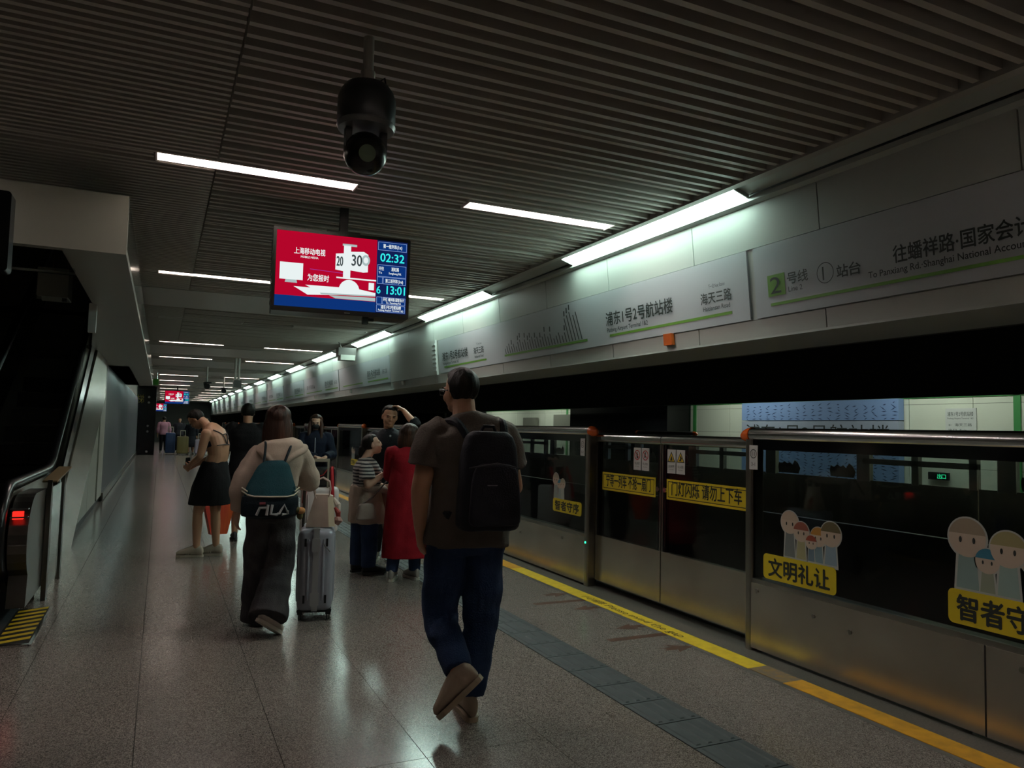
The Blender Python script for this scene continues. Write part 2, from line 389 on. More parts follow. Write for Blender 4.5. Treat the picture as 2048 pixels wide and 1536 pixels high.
# lip and lamp channel along the top
MB().hexa([(3.405, Y0, 3.02), (3.45, Y0, 3.0), (3.45, Y1, 3.0), (3.405, Y1, 3.02), (3.405, Y0, 3.05), (3.45, Y0, 3.08), (3.45, Y1, 3.08), (3.405, Y1, 3.05)]).build('lamp_lip', WHITE, wr)
MB().hexa([(3.235, Y0, 3.085), (3.285, Y0, 3.08), (3.285, Y1, 3.08), (3.235, Y1, 3.085), (3.235, Y0, 3.16), (3.285, Y0, 3.16), (3.285, Y1, 3.16), (3.235, Y1, 3.16)]).build('ceiling_edge_trim', PANEL, wr)
MB().hexa([(3.285, Y0, 3.10), (3.405, Y0, 3.065), (3.405, Y1, 3.065), (3.285, Y1, 3.10), (3.285, Y0, 3.15), (3.405, Y0, 3.15), (3.405, Y1, 3.15), (3.285, Y1, 3.15)]).build('lamp_channel', WHITE, wr)
STRIP = glow('strip_tube', 'dcfff2', STRIP_LAMP)
for k in range(0, 14):
    y = 3.73+4.18*k; L = 2.3 if k < 1 else 2.4
    t = thing('strip_lamp', 'long white strip lamp above the sign band, ' + ('ending above the line two sign' if k == 0 else 'above the route map' if k == 1 else '%s beyond the line two sign' % ORD[k-1]), 'lamp', (3.34, y, 3.08), group='strip lamps along the sign band')
    MB().hexa([(3.29, y, 3.086), (3.402, y, 3.051), (3.402, y+L, 3.051), (3.29, y+L, 3.086), (3.29, y, 3.1), (3.402, y, 3.066), (3.402, y+L, 3.066), (3.29, y+L, 3.1)]).build('diffuser', STRIP, t)
    for ye in (y-.012, y+L):
        MB().hexa([(3.287, ye, 3.078), (3.404, ye, 3.04), (3.404, ye+.012, 3.04), (3.287, ye+.012, 3.078), (3.287, ye, 3.1), (3.404, ye, 3.066), (3.404, ye+.012, 3.066), (3.287, ye+.012, 3.1)]).build('end_cap', WHITE, t)
# ---- signs on the band (reading direction -Y)
def fp(y, z, out=.012): return (fx(z)-out, y, z)
XD = (0, -1, 0); YD = Vector((-.1, 0, 1)).normalized()
def sign(y0, y1, label, nm='platform_sign'):
    t = thing(nm, label, 'sign', (fx(2.26), (y0+y1)/2, 2.26))
    MB().hexa(fpanel(y0, y1, 2.262, 2.718, t=.012, out=.008)).build('board', SIGNW, t)
    return t
def bar(t, y0, y1, z, h, m=GREEN, out=.0095):
    return MB().hexa(fpanel(y0, y1, z, z+h, t=.002, out=out)).build('colour_bar', m, t)
sA = sign(-1.4, 3.75, 'white direction sign with a green line number, nearest of the band, cut by the sign edge')
sA['label'] = 'white direction sign reading line 2, platform 1, to Panxiang Rd, with green bar'
bar(sA, -1.2, 3.62, 2.325, .018)
bar(sA, 3.49, 3.635, 2.385, .135)
text(sA, '2', fp(3.61, 2.4), XD, YD, .15, INK, width=.09)
text_chars(sA, '号线', fp(3.465, 2.445), XD, YD, .078, INK, width=.17, bold=.012)
text(sA, 'Line 2', fp(3.46, 2.393), XD, YD, .045, INK, width=.11, bold=.008)
cir = [(math.cos(2*PI*i/32), math.sin(2*PI*i/32)) for i in range(32)]
def ring(t, y, z, r, w, m, name='ring'):
    mb = MB(); c = Vector(fp(y, z, .0105)); vs = [c+Vector((0, -a*rr, 0))+YD*(b*rr) for rr in (r, r-w) for a, b in cir]
    mb.add(vs, [(i, (i+1) % 32, 32+(i+1) % 32, 32+i) for i in range(32)]); return mb.build(name, m, t)
ring(sA, 3.175, 2.46, .062, .005, INK)
text(sA, '1', fp(3.193, 2.418), XD, YD, .115, INK)
text_chars(sA, '站台', fp(3.09, 2.42), XD, YD, .078, INK, width=.17, bold=.012)
text(sA, '往蟠祥路·国家会计学院', fp(2.72, 2.435), XD, YD, .1, INK, width=.88, bold=.012)
text(sA, 'To Panxiang Rd.·Shanghai National Accounting Institute', fp(2.88, 2.375), XD, YD, .05, INK, width=1.08, bold=.008)
sB = sign(3.81, 9.9, 'long white sign reading Pudong Airport Terminal 1&2 with a slanting route map')
bar(sB, 3.98, 5.52, 2.325, .02)
def station(t, y, y2):
    text(t, '浦东1号2号航站楼', fp(y, 2.43), XD, YD, .125, INK, width=.94, bold=.012)
    text(t, 'Pudong Airport Terminal 1&2', fp(y-.01, 2.365), XD, YD, .052, INK, width=.6, bold=.008)
    text(t, '海天三路', fp(y2, 2.43), XD, YD, .088, INK, width=.32, bold=.012)
    text(t, 'Haitiansan Road', fp(y2-.02, 2.375), XD, YD, .045, INK, width=.28, bold=.008)
    text(t, '下一站 Next Station', fp(y2-.09, 2.53), XD, YD, .035, INK, width=.17)
station(sB, 5.56, 4.29)
bar(sB, 5.9, 7.72, 2.325, .022)
mb = MB()
for i in range(30):
    y = 7.68-i*.058; h = .06+.012*((i*7) % 5)+(.17 if i > 24 else 0) + (.02 if 5 < i < 20 else 0)
    o = Vector(fp(y, 2.352, .0108)); d = (YD*h+Vector((0, .35*h, 0)))
    mb.add([o, o+Vector((0, -.016, 0)), o+Vector((0, -.016, 0))+d, o+d], [(0, 1, 2, 3)])
    if i in (3, 6, 7, 9, 10, 11, 13, 15, 17, 19, 24, 25, 26, 27):
        q = o+d+YD*.02; mb.add([q, q+Vector((0, -.022, 0)), q+Vector((0, -.022, 0))+YD*.05, q+YD*.05], [(0, 1, 2, 3)])
mb.build('route_map_stations', INK, sB)
text(sB, 'Line 2 route', fp(6.05, 2.62), XD, YD, .04, INK, width=.12) if False else None
bar(sB, 8.25, 9.72, 2.325, .022)
station(sB, 9.76, 8.62)
t = thing('blank_sign_cover', 'blank grey cover board with crinkled edge tape on the sign band', 'board', (3.45, 11.1, 2.26))
MB().hexa(fpanel(9.98, 12.3, 2.25, 2.735, t=.03, out=.03)).build('board', mat('cover_grey', 'a9aaa5', .5), t)
mb = MB(); random.seed(3)
for i in range(7):
    z = 2.3+.06*i; mb.hexa(fpanel(9.98, 10.1+.05*random.random(), z, z+.03, t=.006, out=.036))
mb.build('tape', mat('clear_tape', 'c9ccca', .15), t)
ys = 12.42; k = 0
far_lab = ['white station name sign just past the blank cover board', 'white station name sign with small route map, beyond the first far one']
while ys < 58:
    L = (3.9, 4.3, 3.6)[k % 3]
    s = sign(ys, ys+L, far_lab[k] if k < 2 else 'white station name sign, %s beyond the blank cover board' % ORD[k])
    if k >= 2: s['group'] = 'far station name signs'
    bar(s, ys+.12, ys+1.5, 2.325, .022); bar(s, ys+1.9, ys+L-.3, 2.325, .022)
    text(s, '浦东1号2号航站楼', fp(ys+1.5, 2.43), XD, YD, .125, INK, width=.9, bold=.012)
    text(s, '海天三路', fp(ys+.45, 2.43), XD, YD, .09, INK, width=.3)
    if k < 4: text(s, 'Pudong Airport Terminal 1&2', fp(ys+1.5, 2.38), XD, YD, .052, INK, width=.62, bold=.008)
    if k % 2 == 1 and k < 4: text(s, '浦东1号2号航站楼 ▲', fp(ys+L-.4, 2.43), XD, YD, .12, INK, width=1.1)
    ys += L+.12; k += 1
MB().hexa(fpanel(4.64, 4.74, 2.175, 2.262, t=.03, out=.03)).build('alarm_lamp', ALARM, label='small orange box lamp under the Pudong Airport sign', cat='lamp')
for y in (11.6, 15.3, 19.2):
    MB().hexa(fpanel(y, y+.1, 2.175, 2.245, t=.03, out=.03)).build('alarm_lamp', CREAM, label='small pale box under the sign band, ' + {11.6: 'below the blank cover board', 15.3: 'below the first sign past the cover board', 19.2: 'below the second sign past the cover board'}[y], cat='lamp')

# ---------------- platform screen doors
edge = struct('platform_edge')
MB().box(4.0, 4.12, Y0, Y1, -1.3, -.02).build('edge_wall', CONC, edge)
RAIL = mat('rail_steel', 'b9bab8', .22, 1.0)
POST = mat('post_steel', '97918a', .3, 1.0)
P0, PER, FIX = 6.37, 4.58, 2.41
def sticker_txt(t, s, y, z, w, h, x):
    MB().rbox(x-.003, x, y, y+w, z, z+h, .03, plane='yz').build('sticker_plate', YSIGN, t)
    text(t, s, (x-.003, y+w-.05, z+h*.2), XD, (0, 0, 1), h*.78, INK, width=w-.1, bold=.02)
def fixed_panel(y0, y1, label, caps=True, detail=2):
    t = thing('platform_screen', label, 'screen', (3.87, (y0+y1)/2, 0))
    x = 3.82
    MB().box(x, x+.1, y0+.012, y1-.012, .02, .47).build('kick_panel', STEEL, t)
    MB().box(x+.005, x+.095, y0+.012, y1-.012, .47, .5).build('sill', POST, t)
    MB().box(x+.02, x+.032, y0+.07, y1-.07, .49, 1.47).build('pane', GLASS, t)
    MB().box(x+.008, x+.09, y0+.06, y1-.06, 1.4, 1.47, 0).build('pane_border', BLACKG, t)
    MB().tube([(x+.04, y0+.02, 1.505), (x+.04, y1-.02, 1.505)], .047, 16).build('top_rail', RAIL, t, smooth=True)
    for a in (y0, y1-.07): MB().rbox(x-.005, x+.115, a, a+.07, 0.0, 1.47, .02, plane='xy').build('post', POST, t)
    if caps:
        for a, s in ((y0-.02, -1), (y1-.02, 1)):
            e = []
            for i in range(7):
                q = i/6; rr = .05*math.sqrt(max(0, 1-q*q))+.002
                e.append(((x+.04, a+.02+s*(-.03+.11*q), 1.505-.025*q*q), rr))
            MB().tube([p for p, _ in e], [r for _, r in e], 14).build('warning_lamp', AMBER, t, smooth=True)
    if detail > 1:
        for yy, zz in ((y1-.12, .42), (y1-.62, .36), (y1-.9, .33), (y1-1.9, .4)):
            MB().cyl((x-.004, yy, zz), .014, .006, 14, axis=(1, 0, 0)).build('screw_cap', POST, t)
    return t
def leaf_pair(y0, y1, idx):
    """two sliding leaves between y0 and y1"""
    mid = (y0+y1)/2+.02; out = []
    for s, a, b in (('near', y0, mid), ('far', mid, y1)):
        lab = {0: {'near': 'sliding door leaf with triangle warning stickers and a yellow do-not-board banner', 'far': 'sliding door leaf with two red prohibition stickers and a yellow banner'}}.get(idx, {}).get(s, '%s leaf of the %s' % (s, 'doors nearest the viewer, out of sight' if idx == 9 else 'half height sliding doors, %s pair beyond the yellow banners' % ORD[idx-1]))
        t = thing('sliding_door', lab, 'door', (3.92, (a+b)/2, 0), group=None if idx == 0 else 'far sliding door leaves')
        x = 3.9; g = .006
        MB().box(x, x+.05, a+g, b-g, .07, .5).build('kick_panel', STEEL, t)
        MB().box(x+.012, x+.024, a+g+.03, b-g-.03, .5, 1.4).build('pane', GLASS, t)
        for c0, c1 in ((a+g, a+g+.018), (b-g-.018, b-g)): MB().box(x+.002, x+.046, c0, c1, .5, 1.4).build('stile', POST, t)
        for c0, c1 in ((a+g+.018, a+g+.05), (b-g-.05, b-g-.018)): MB().box(x+.008, x+.044, c0, c1, .5, 1.4).build('pane_edge', BLACKG, t)
        MB().rbox(x-.012, x+.055, a+g, b-g, 1.4, 1.48, .028, plane='xz').build('top_rail', RAIL, t)
        MB().cyl((x-.006, (b-.05) if s == 'near' else (a+.05), 1.02), .022, .012, 14, axis=(1, 0, 0)).build('lock_button', STEEL_POL, t)
        out.append(t)
    return out
main_near = fixed_panel(P0-PER, P0-PER+FIX, 'fixed platform screen with family cartoon sticker on dark glass and dented steel kick panel')
main_near2 = fixed_panel(P0-2*PER, P0-2*PER+FIX, 'fixed platform screen alongside the viewer, before the near doors', detail=1)
main_mid = fixed_panel(P0, P0+FIX, 'fixed platform screen behind the man with a backpack, with small cartoon sticker')
leaf_pair(P0-2*PER+FIX, P0-PER, 9)
leafN, leafF = leaf_pair(P0-PER+FIX, P0, 0)
for k in range(1, 11):
    f = fixed_panel(P0+PER*k, P0+PER*k+FIX, ['', 'fixed platform screen behind the man scratching his head', 'fixed platform screen behind the woman with long hair and a mask'][k] if k < 3 else 'fixed glass platform screen, %s beyond the doors with yellow banners' % ORD[k], detail=1)
    if k >= 3: f['group'] = 'far fixed platform screens'
    leaf_pair(P0+PER*(k-1)+FIX, P0+PER*k, k)
# seam and dents of the near kick panel
MB().box(3.8185, 3.821, 2.475, 2.483, .02, .47).build('panel_seam', BLACK, main_near)
# yellow banners and stickers on the leaves
xb = 3.9119
def banner(t, y0, y1, z0, z1, s):
    MB().box(xb-.003, xb, y0, y1, z0, z1).build('banner', YSIGN, t)
    mb = MB(); w = .006; e = .018; x = xb-.0036
    for a, b, c, d in ((y0+e, y1-e, z0+e, z0+e+w), (y0+e, y1-e, z1-e-w, z1-e), (y0+e, y0+e+w, z0+e, z1-e), (y1-e-w, y1-e, z0+e, z1-e)): mb.box(x, x+.0006, a, b, c, d)
    mb.build('banner_border', INK, t)
    text(t, s, (xb-.003, y1-.07, z0+.05), XD, (0, 0, 1), .125, INK, width=y1-y0-.14, bold=.012)
banner(leafF, 5.4, 6.26, .945, 1.115, '宁等一列车 不抢一扇门')
banner(leafN, 4.26, 5.24, .945, 1.115, '门灯闪烁 请勿上下车')
RED = mat('prohibit_red', 'a8302c', .5); PAPER = mat('sticker_paper', 'c3c5c2', .5); TRI = mat('warning_yellow', 'd0b01e', .5)
def small_sign(t, y1, kind, txt):
    w, h, z = .112, .2, 1.165; y0 = y1-w; x = xb
    MB().box(x-.0025, x, y0, y1, z, z+h).build('sticker', PAPER, t)
    c = Vector((x-.0035, (y0+y1)/2, z+.135))
    def flat(pts, m, nm, dx=0): MB().add([c+Vector((-dx, -a, b)) for a, b in pts], [tuple(range(len(pts)))]).build(nm, m, t)
    if kind == 'no':
        mb = MB(); r, q = .045, .036
        mb.add([c+Vector((0, -a*s, b*s)) for s in (r, q) for a, b in cir], [(i, (i+1) % 32, 32+(i+1) % 32, 32+i) for i in range(32)])
        mb.add([c+Vector((-.0003, -a, b)) for a, b in ((-.03, .024), (-.024, .03), (.03, -.024), (.024, -.03))], [(0, 1, 2, 3)])
        mb.build('prohibition_mark', RED, t)
        flat([(-.008, -.025), (.004, -.03), (.014, -.028), (.006, -.004), (.016, .006), (.002, .012), (.004, .024), (-.006, .026), (-.012, .008)] if txt != '禁止跨越' else [(-.014, -.02), (-.002, -.026), (.006, -.012), (.004, .006), (.01, .028), (.0, .03), (-.008, .01), (-.014, .004)], INK, 'pictogram')
    else:
        flat([(-.052, -.04), (.052, -.04), (0, .05)], INK, 'warning_triangle')
        flat([(-.04, -.033), (.04, -.033), (0, .036)], TRI, 'triangle_fill', .0005)
        flat([(-.016, -.028), (.016, -.028), (.012, -.008), (.0, .014), (-.008, .0)] if txt == '当心夹手' else [(-.022, -.028), (.012, -.028), (.01, -.014), (.024, -.008), (.004, .016), (-.006, .01), (-.004, -.008)], INK, 'pictogram', .001)
    text(t, txt, (x-.0025, (y0+y1)/2, z+.05), XD, (0, 0, 1), .026, INK, width=.075, align='CENTER')
    text(t, {'禁止倚靠': 'No leaning', '禁止跨越': 'No climbing', '当心夹手': 'Mind your hands', '当心碰撞': 'Mind the doors'}[txt], (x-.0025, (y0+y1)/2, z+.03), XD, (0, 0, 1), .012, INK, width=.06, align='CENTER')
small_sign(leafF, 5.735, 'no', '禁止倚靠'); small_sign(leafF, 5.61, 'no', '禁止跨越')
small_sign(leafN, 5.235, 'tri', '当心夹手'); small_sign(leafN, 5.112, 'tri', '当心碰撞')
# door number plates, green door lamp
def number_plate(t, y, n):
    MB().box(3.808, 3.814, y-.04, y+.04, 1.26, 1.43).build('number_plate', PAPER, t)
    mb = MB(); c = Vector((3.8075, y, 1.37)); mb.add([c+Vector((0, -a*s, b*s)) for s in (.032, .027) for a, b in cir], [(i, (i+1) % 32, 32+(i+1) % 32, 32+i) for i in range(32)]); mb.build('number_ring', INK, t)
    text(t, n, (3.808, y, 1.355), XD, (0, 0, 1), .045, INK, align='CENTER'); text(t, '3-1' if n == '11' else '3-2', (3.808, y, 1.285), XD, (0, 0, 1), .035, INK, align='CENTER')
number_plate(main_near, P0-PER+FIX-.045-.05, '11'); number_plate(main_mid, P0+.11, '12')
MB().cyl((3.81, P0+.035, .42), .011, .008, 12, axis=(1, 0, 0)).build('door_lamp', glow('lamp_green', '2cff9a', 3.0), main_mid)
# cartoon stickers: round-headed people over a yellow name plate (the transport mascot is left out)
SKIN_C = mat('cartoon_skin', 'b9a996', .6); OUTL = mat('cartoon_outline', 'a9aca6', .6)
def cartoon(t, x, y, z, s, people, words, w):
    for i, (dy, hz, r, hair, cloth) in enumerate(people):
        cx = x-.0008*(i % 3)
        def disc(yy, zz, ry, rz, m, nm, dx, cut=None):
            P = [(yy-ry*a, zz+rz*b) for a, b in cir if cut is None or b > cut]
            MB().add([(cx-dx, p, q) for p, q in P], [tuple(range(len(P)))]).build(nm, m, t)
        yy, zz = y-dy*s, z+hz*s; R_ = r*s
        hm = mat('cartoon_hair_'+hair, hair, .6); cm = mat('cartoon_cloth_'+cloth, cloth, .6)
        disc(yy, zz, R_*1.1, R_*1.1, OUTL, 'cartoon_outline', .001)
        P = [(yy+R_*.62, z+.01*s), (yy-R_*.62, z+.01*s), (yy-R_*.45, zz-R_*.7), (yy+R_*.45, zz-R_*.7)]
        MB().add([(cx-.0012, p, q) for p, q in [(yy+R_*.75, z-.01*s), (yy-R_*.75, z-.01*s), (yy-R_*.6, zz-R_*.7), (yy+R_*.6, zz-R_*.7)]], [(0, 1, 2, 3)]).build('cartoon_outline', OUTL, t)
        MB().add([(cx-.0018, p, q) for p, q in P], [(0, 1, 2, 3)]).build('cartoon_clothes', cm, t)
        disc(yy, zz, R_, R_, SKIN_C, 'cartoon_face', .0024)
        disc(yy, zz, R_*1.01, R_*1.01, hm, 'cartoon_hair', .003, .18)
        for e in (-.36, .36): disc(yy-R_*e, zz-R_*.12, R_*.08, R_*.16, INK, 'cartoon_eye', .0034)
    sticker_txt(t, words, y-w, z-.17*s, w, .17*s, x-.0045)
cartoon(main_near, 3.839, 4.03, .69, 1.0, [(.235, .235, .075, 'b3a28e', '6a7271'), (.335, .185, .065, '8d4f3c', '9d9a72'), (.42, .13, .045, '93432f', '5f7687'), (.475, .17, .062, 'a8782e', '6d8792'), (.575, .2, .078, '5e5636', '7d93a0')], '文明礼让', .62)
cartoon(main_near, 3.839, 2.68, .72, 1.05, [(.1, .26, .095, '8f826d', '7b9490'), (.2, .16, .06, '2f7288', '86907c'), (.3, .23, .085, '918a5e', '8aa39b'), (.42, .2, .07, '6a5240', '97a6a8')], '智者守序', .6)
cartoon(main_mid, 3.839, 7.12, .79, .8, [(.06, .25, .08, 'a59c88', '8b9a98'), (.17, .19, .06, '3c7d92', '8fa09f'), (.25, .2, .065, '9f9a86', 'a3aca6')], '智者守序', .6)
for k, yy in ((1, P0+PER+.4), (2, P0+2*PER+.35), (3, P0+3*PER+.4)):
    o = [c for c in bpy.data.objects if c.name.startswith('platform_screen') and abs(c.location.y-(P0+PER*k+FIX/2)) < .1][0]
    cartoon(o, 3.839, yy+.62, .79, .8, [(.08, .24, .08, 'a59c88', '8b9a98'), (.2, .2, .065, '9f9a86', 'a3aca6'), (.33, .21, .07, '6a5240', '8fa09f')], '文明礼让', .6)
# ---------------- the tracks and the opposite platform
tr = struct('track_bed')
MB().box(4.12, 11.0, Y0, Y1, -1.45, -1.3).build('track_slab', CONC, tr)
for x in (5.1, 6.55, 8.5, 9.95): MB().box(x-.035, x+.035, Y0, Y1, -1.3, -1.14).build('rail', STEEL_D, tr)
MB().box(4.0, 16.0, Y0, Y1, 3.6, 3.7).build('tunnel_roof', CONC, tr)
opp = struct('wall_opposite')
MB().box(11.0, 14.0, Y0, Y1, -1.45, -.02).build('opposite_floor', mat('opposite_floor', '55514c', .35), opp)
MB().box(10.85, 10.95, Y0, Y1, 2.16, 3.6).build('opposite_fascia', CONC, opp)
MB().box(13.5, 13.6, Y0, Y1, 0, 3.6).build('opposite_wall', GROUT, opp)
yt = 1.1; tmesh = MB().box(-.02, 0, .006, 1.294, 0, .594).mesh('wall_tile', TILE)
tmesh2 = MB().box(-.02, 0, .006, 1.294, 0, .594).mesh('wall_tile', TILE)
while yt < 46:
    for i in range(5): put('wall_tile', tmesh, opp, loc=(13.5, yt, .02+.6*i-.27+.03))
    yt += 1.3
GT = mat('green_trim', '3f8a4a', .5)
for y in (16.75, 8.05, 24): MB().box(13.46, 13.5, y, y+.12, 0, 3.0).build('green_trim', GT, opp)
MB().box(13.46, 13.5, 8, 40, 2.3, 2.36).build('green_trim', GT, opp)
for a, b in ((16.9, 22.3), (31.5, 34.5), (37, 60)): MB().box(12.6, 13.4, a, b, 0, 3.4).build('black_wall', BLACKG, opp)
# station name board on the opposite wall, without light of its own
lb = thing('station_board', 'long blue station name board with brush stroke patterns on the opposite wall', 'sign', (13.4, 12.5, 0))
LBW = mat('board_face', '9aa2b4', .4); LBB = mat('board_blue', '7d97c4', .4)
MB().box(13.3, 13.455, 10.3, 14.75, 1.3, 1.85).build('name_band', LBW, lb)
MB().box(13.3, 13.455, 10.3, 14.75, 1.87, 2.3).build('pattern_band', LBB, lb)
MB().box(13.3, 13.455, 10.3, 14.75, .4, 1.28).build('pattern_band', LBB, lb)
random.seed(11); BRUSH = mat('brush_ink', '2b3d63', .5)
for z0, z1 in ((1.9, 2.28), (.45, 1.25)):
    mb = MB(); yy = 10.4
    while yy < 14.7:
        z = z0
        while z < z1-.05:
            a = random.uniform(-.6, .6); l = random.uniform(.03, .09); c = (yy+random.uniform(-.03, .03), z)
            dy, dz = math.cos(a)*l, math.sin(a)*l; w = .012
            mb.add([(13.297, c[0]-dy, c[1]-dz), (13.297, c[0], c[1]-w), (13.297, c[0]+dy, c[1]+dz), (13.297, c[0], c[1]+w)], [(0, 1, 2, 3)])
            z += random.uniform(.05, .09)
        yy += .23
    mb.build('brush_pattern', BRUSH, lb)
text(lb, '浦东1号2号航站楼', (13.298, 14.6, 1.42), XD, (0, 0, 1), .42, INK, width=4.1)
st = thing('wall_notice', 'small white station notice with arrows on the opposite tiles', 'sign', (13.45, 9.1, 1.7))
MB().box(13.455, 13.475, 8.83, 9.42, 1.62, 2.09).build('board', PAPER, st)
text(st, '浦东1号2号航站楼', (13.455, 9.38, 1.95), XD, (0, 0, 1), .09, INK, width=.5)
text(st, 'Pudong Airport Terminal 1&2', (13.455, 9.38, 1.89), XD, (0, 0, 1), .04, INK, width=.5)
text(st, '←  海天三路', (13.455, 9.36, 1.76), XD, (0, 0, 1), .06, INK, width=.45)
text(st, '出口  Exit', (13.455, 9.36, 1.66), XD, (0, 0, 1), .06, INK, width=.35)
ex = thing('exit_lamp', 'small dark box with glowing green exit characters beyond the tracks', 'sign', (11.6, 7.95, 1.0))
MB().box(13.4, 13.46, 9.35, 9.75, .74, .88).build('box', BLACK, ex)
text_chars(ex, '出口', (13.4, 9.56, .77), XD, (0, 0, 1), .1, glow('exit_green', '35f0a0', 1.4), width=.18)
for y, w, z0, z1 in ((23.2, 1.6, 1.55, 2.1), (26.3, 1.1, 1.5, 2.0)):
    MB().box(13.3, 13.44, y, y+w, z0, z1).build('wall_board', mat('far_board', '77776c', .5), label='dull framed board on the opposite wall, ' + ('nearer the black wall' if y < 25 else 'beyond the other board'), cat='board')
p = thing('advert_lightbox', 'small lit advert with red and white shapes on the opposite wall', 'sign', (13.4, 22.6, 1.5))
MB().box(13.3, 13.44, 22.4, 23.1, 1.6, 2.25).build('face', mat('advert_face', '6f7684', .4, emit=('6f7684', .2)), p)
MB().box(13.29, 13.3, 22.6, 22.8, 1.7, 2.2).build('red_shape', mat('advert_red', 'c04a55', .4, emit=('c04a55', .3)), p)
# opposite screen doors
panes = [(1.0, 3.1), (3.3, 4.1), (4.2, 5.0), (5.2, 7.36-.05), (7.6, 8.28), (8.47, 9.15), (9.32, 11.24), (11.5, 11.88)]
prev = 0.0
for k in range(-1, 7):
    t = thing('opposite_screen', 'dark half height screen door bay across the tracks, %s along' % ORD[k+1], 'screen', (11.0, 9.3+PER*k, 0), group='screen doors across the tracks')
    b0 = 9.3+PER*k
    MB().box(10.98, 11.05, b0-2.1, b0+2.46, 0, .78).build('kick_panel', STEEL, t)
    MB().box(10.97, 11.06, b0-2.1, b0-.1, 1.06, 1.15).build('mid_rail', POST, t)
    MB().box(10.96, 11.07, b0-2.1, b0+2.46, 1.29, 1.46).build('header', POST, t)
    MB().tube([(11.01, b0-.12, 1.51), (11.01, b0+2.1, 1.51)], .045, 10).build('top_rail', STEEL_D, t)
    for a, w in ((b0-2.1, .12), (b0-1.15, .12), (b0-.24, .26), (b0+1.92, .26)): MB().box(10.97, 11.06, a, a+w, .76, 1.32).build('post', POST, t)
    MB().box(11.0, 11.01, b0-2.1, b0+2.46, .78, 1.3).build('pane', glass('opposite_glass', (.88, .92, .9)), t)
    for e, s in ((b0+2.12, 1), (b0-.14, -1)): MB().tube([(11.01, e-.03*s, 1.51), (11.01, e+.06*s, 1.5), (11.01, e+.1*s, 1.49)], [.05, .04, .01], 10).build('warning_lamp', AMBER, t)
    for yo in (.1, 1.35):
        P = [(0, 0), (.5, 0), (.52, .12), (.5, .2), (.42, .17), (.36, .22), (.28, .18), (.22, .21), (.16, .16), (.1, .25), (.02, .2), (-.04, .1)]
        MB().prism(P, (10.995, b0+yo, .8), (0, 1, 0), (0, 0, 1), (.003, 0, 0)).build('sticker_back', mat('sticker_back', '8a8a84', .8), t)
for i, y in enumerate((3.0, 8.0, 13.0, 23.5, 28.5)):
    t = thing('opposite_lamp', 'tube lamp under the ceiling of the opposite platform, %s along' % ORD[i], 'lamp', (12.2, y, 3.2), group='tube lamps of the opposite platform')
    t.name = 'opposite_lamp_%s_offscreen' % ORD[i]
    MB().box(12.0, 12.4, y, y+2.6, 3.25, 3.32).build('housing', HOUS, t)
    MB().box(12.05, 12.35, y+.02, y+2.58, 3.2, 3.25).build('opposite_tube_%s_offscreen' % ORD[i], glow('opposite_tube', 'f2fff0', FAR_LAMP), t)

# ---------------- left side: bulkhead, stair wall, column, fluted wall
wl = struct('wall_left'); DARKW = CREAM
MB().box(-6, -.24, 5.2, 5.28, 2.53, 2.9).build('bulkhead_front', CREAM, wl)
MB().prism([(-.24, 5.28), (-.24, 24), (-1.0, 24), (-.97, 12.6), (-.58, 7.67), (-.58, 5.28)], (0, 0, 2.53), (1, 0, 0), (0, 1, 0), (0, 0, .05)).build('soffit', CREAM, wl)
MB().box(-.62, -.56, 7.6, 7.68, 2.28, 2.54).build('soffit_drop', mat('drop_white', 'c4c6c2', .4), wl)
MB().box(-6, -.58, 15.9, 24, 2.53, 2.58).build('soffit', CREAM, wl)
MB().box(-6, -.6, 6.0, 6.08, 2.9, 6.5).build('well_wall', DARKW, wl)
MB().box(-.62, -.58, 6.0, 15.9, 2.9, 6.5).build('well_wall', DARKW, wl)
MB().box(-6, -.6, 6.0, 16, 6.5, 6.6).build('well_roof', DARKW, wl)
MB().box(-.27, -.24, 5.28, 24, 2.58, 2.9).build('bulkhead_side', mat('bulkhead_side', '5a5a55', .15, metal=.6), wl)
DARKW = CREAM
MB().box(-.62, -.58, 5.28, 14, 2.58, 2.9).build('well_wall', DARKW, wl)
MB().box(-6, -.6, 15.9, 16.0, 2.58, 6.5).build('well_wall', DARKW, wl)
MB().box(-4.1, -4, 5.2, 16, -.0, 6.5).build('well_wall', DARKW, wl)
MB().box(-.98, -.94, 12.6, 15.9, 1.6, 6.4).build('stair_wall', CREAM, wl)
# column and fluted steel wall
MB().box(-4, -.93, 14.75, 15.9, .12, 2.53).build('column', CREAM, wl)
MB().box(-4, -.97, 14.8, 37.5, -.0, .12).build('column_base', BLACK, wl)
MB().box(-.97, -.962, 14.75, 15.9, 1.55, 1.56).build('column_joint', GROUT, wl)
MB().box(-4, -.97, 24, 37.5, 2.53, 3.09).build('upper_wall', CREAM, wl)
FL = mat('fluted_steel', '8f9298', .22, .6)
yy = 15.9; fm = MB().tube([(0, 0, .12), (0, 0, 2.53)], .075, 8).mesh('flute', FL, True)
while yy < 37.4:
    put('flute', fm, wl, loc=(-1.0, yy+.09, 0)); yy += .18
MB().box(-4, -1.04, 15.9, 37.5, .12, 2.53).build('fluted_backing', FL, wl)
MB().box(-.93, -.90, 15.9, 37.5, .02, .16).build('baseboard_left', STEEL_D, wl)
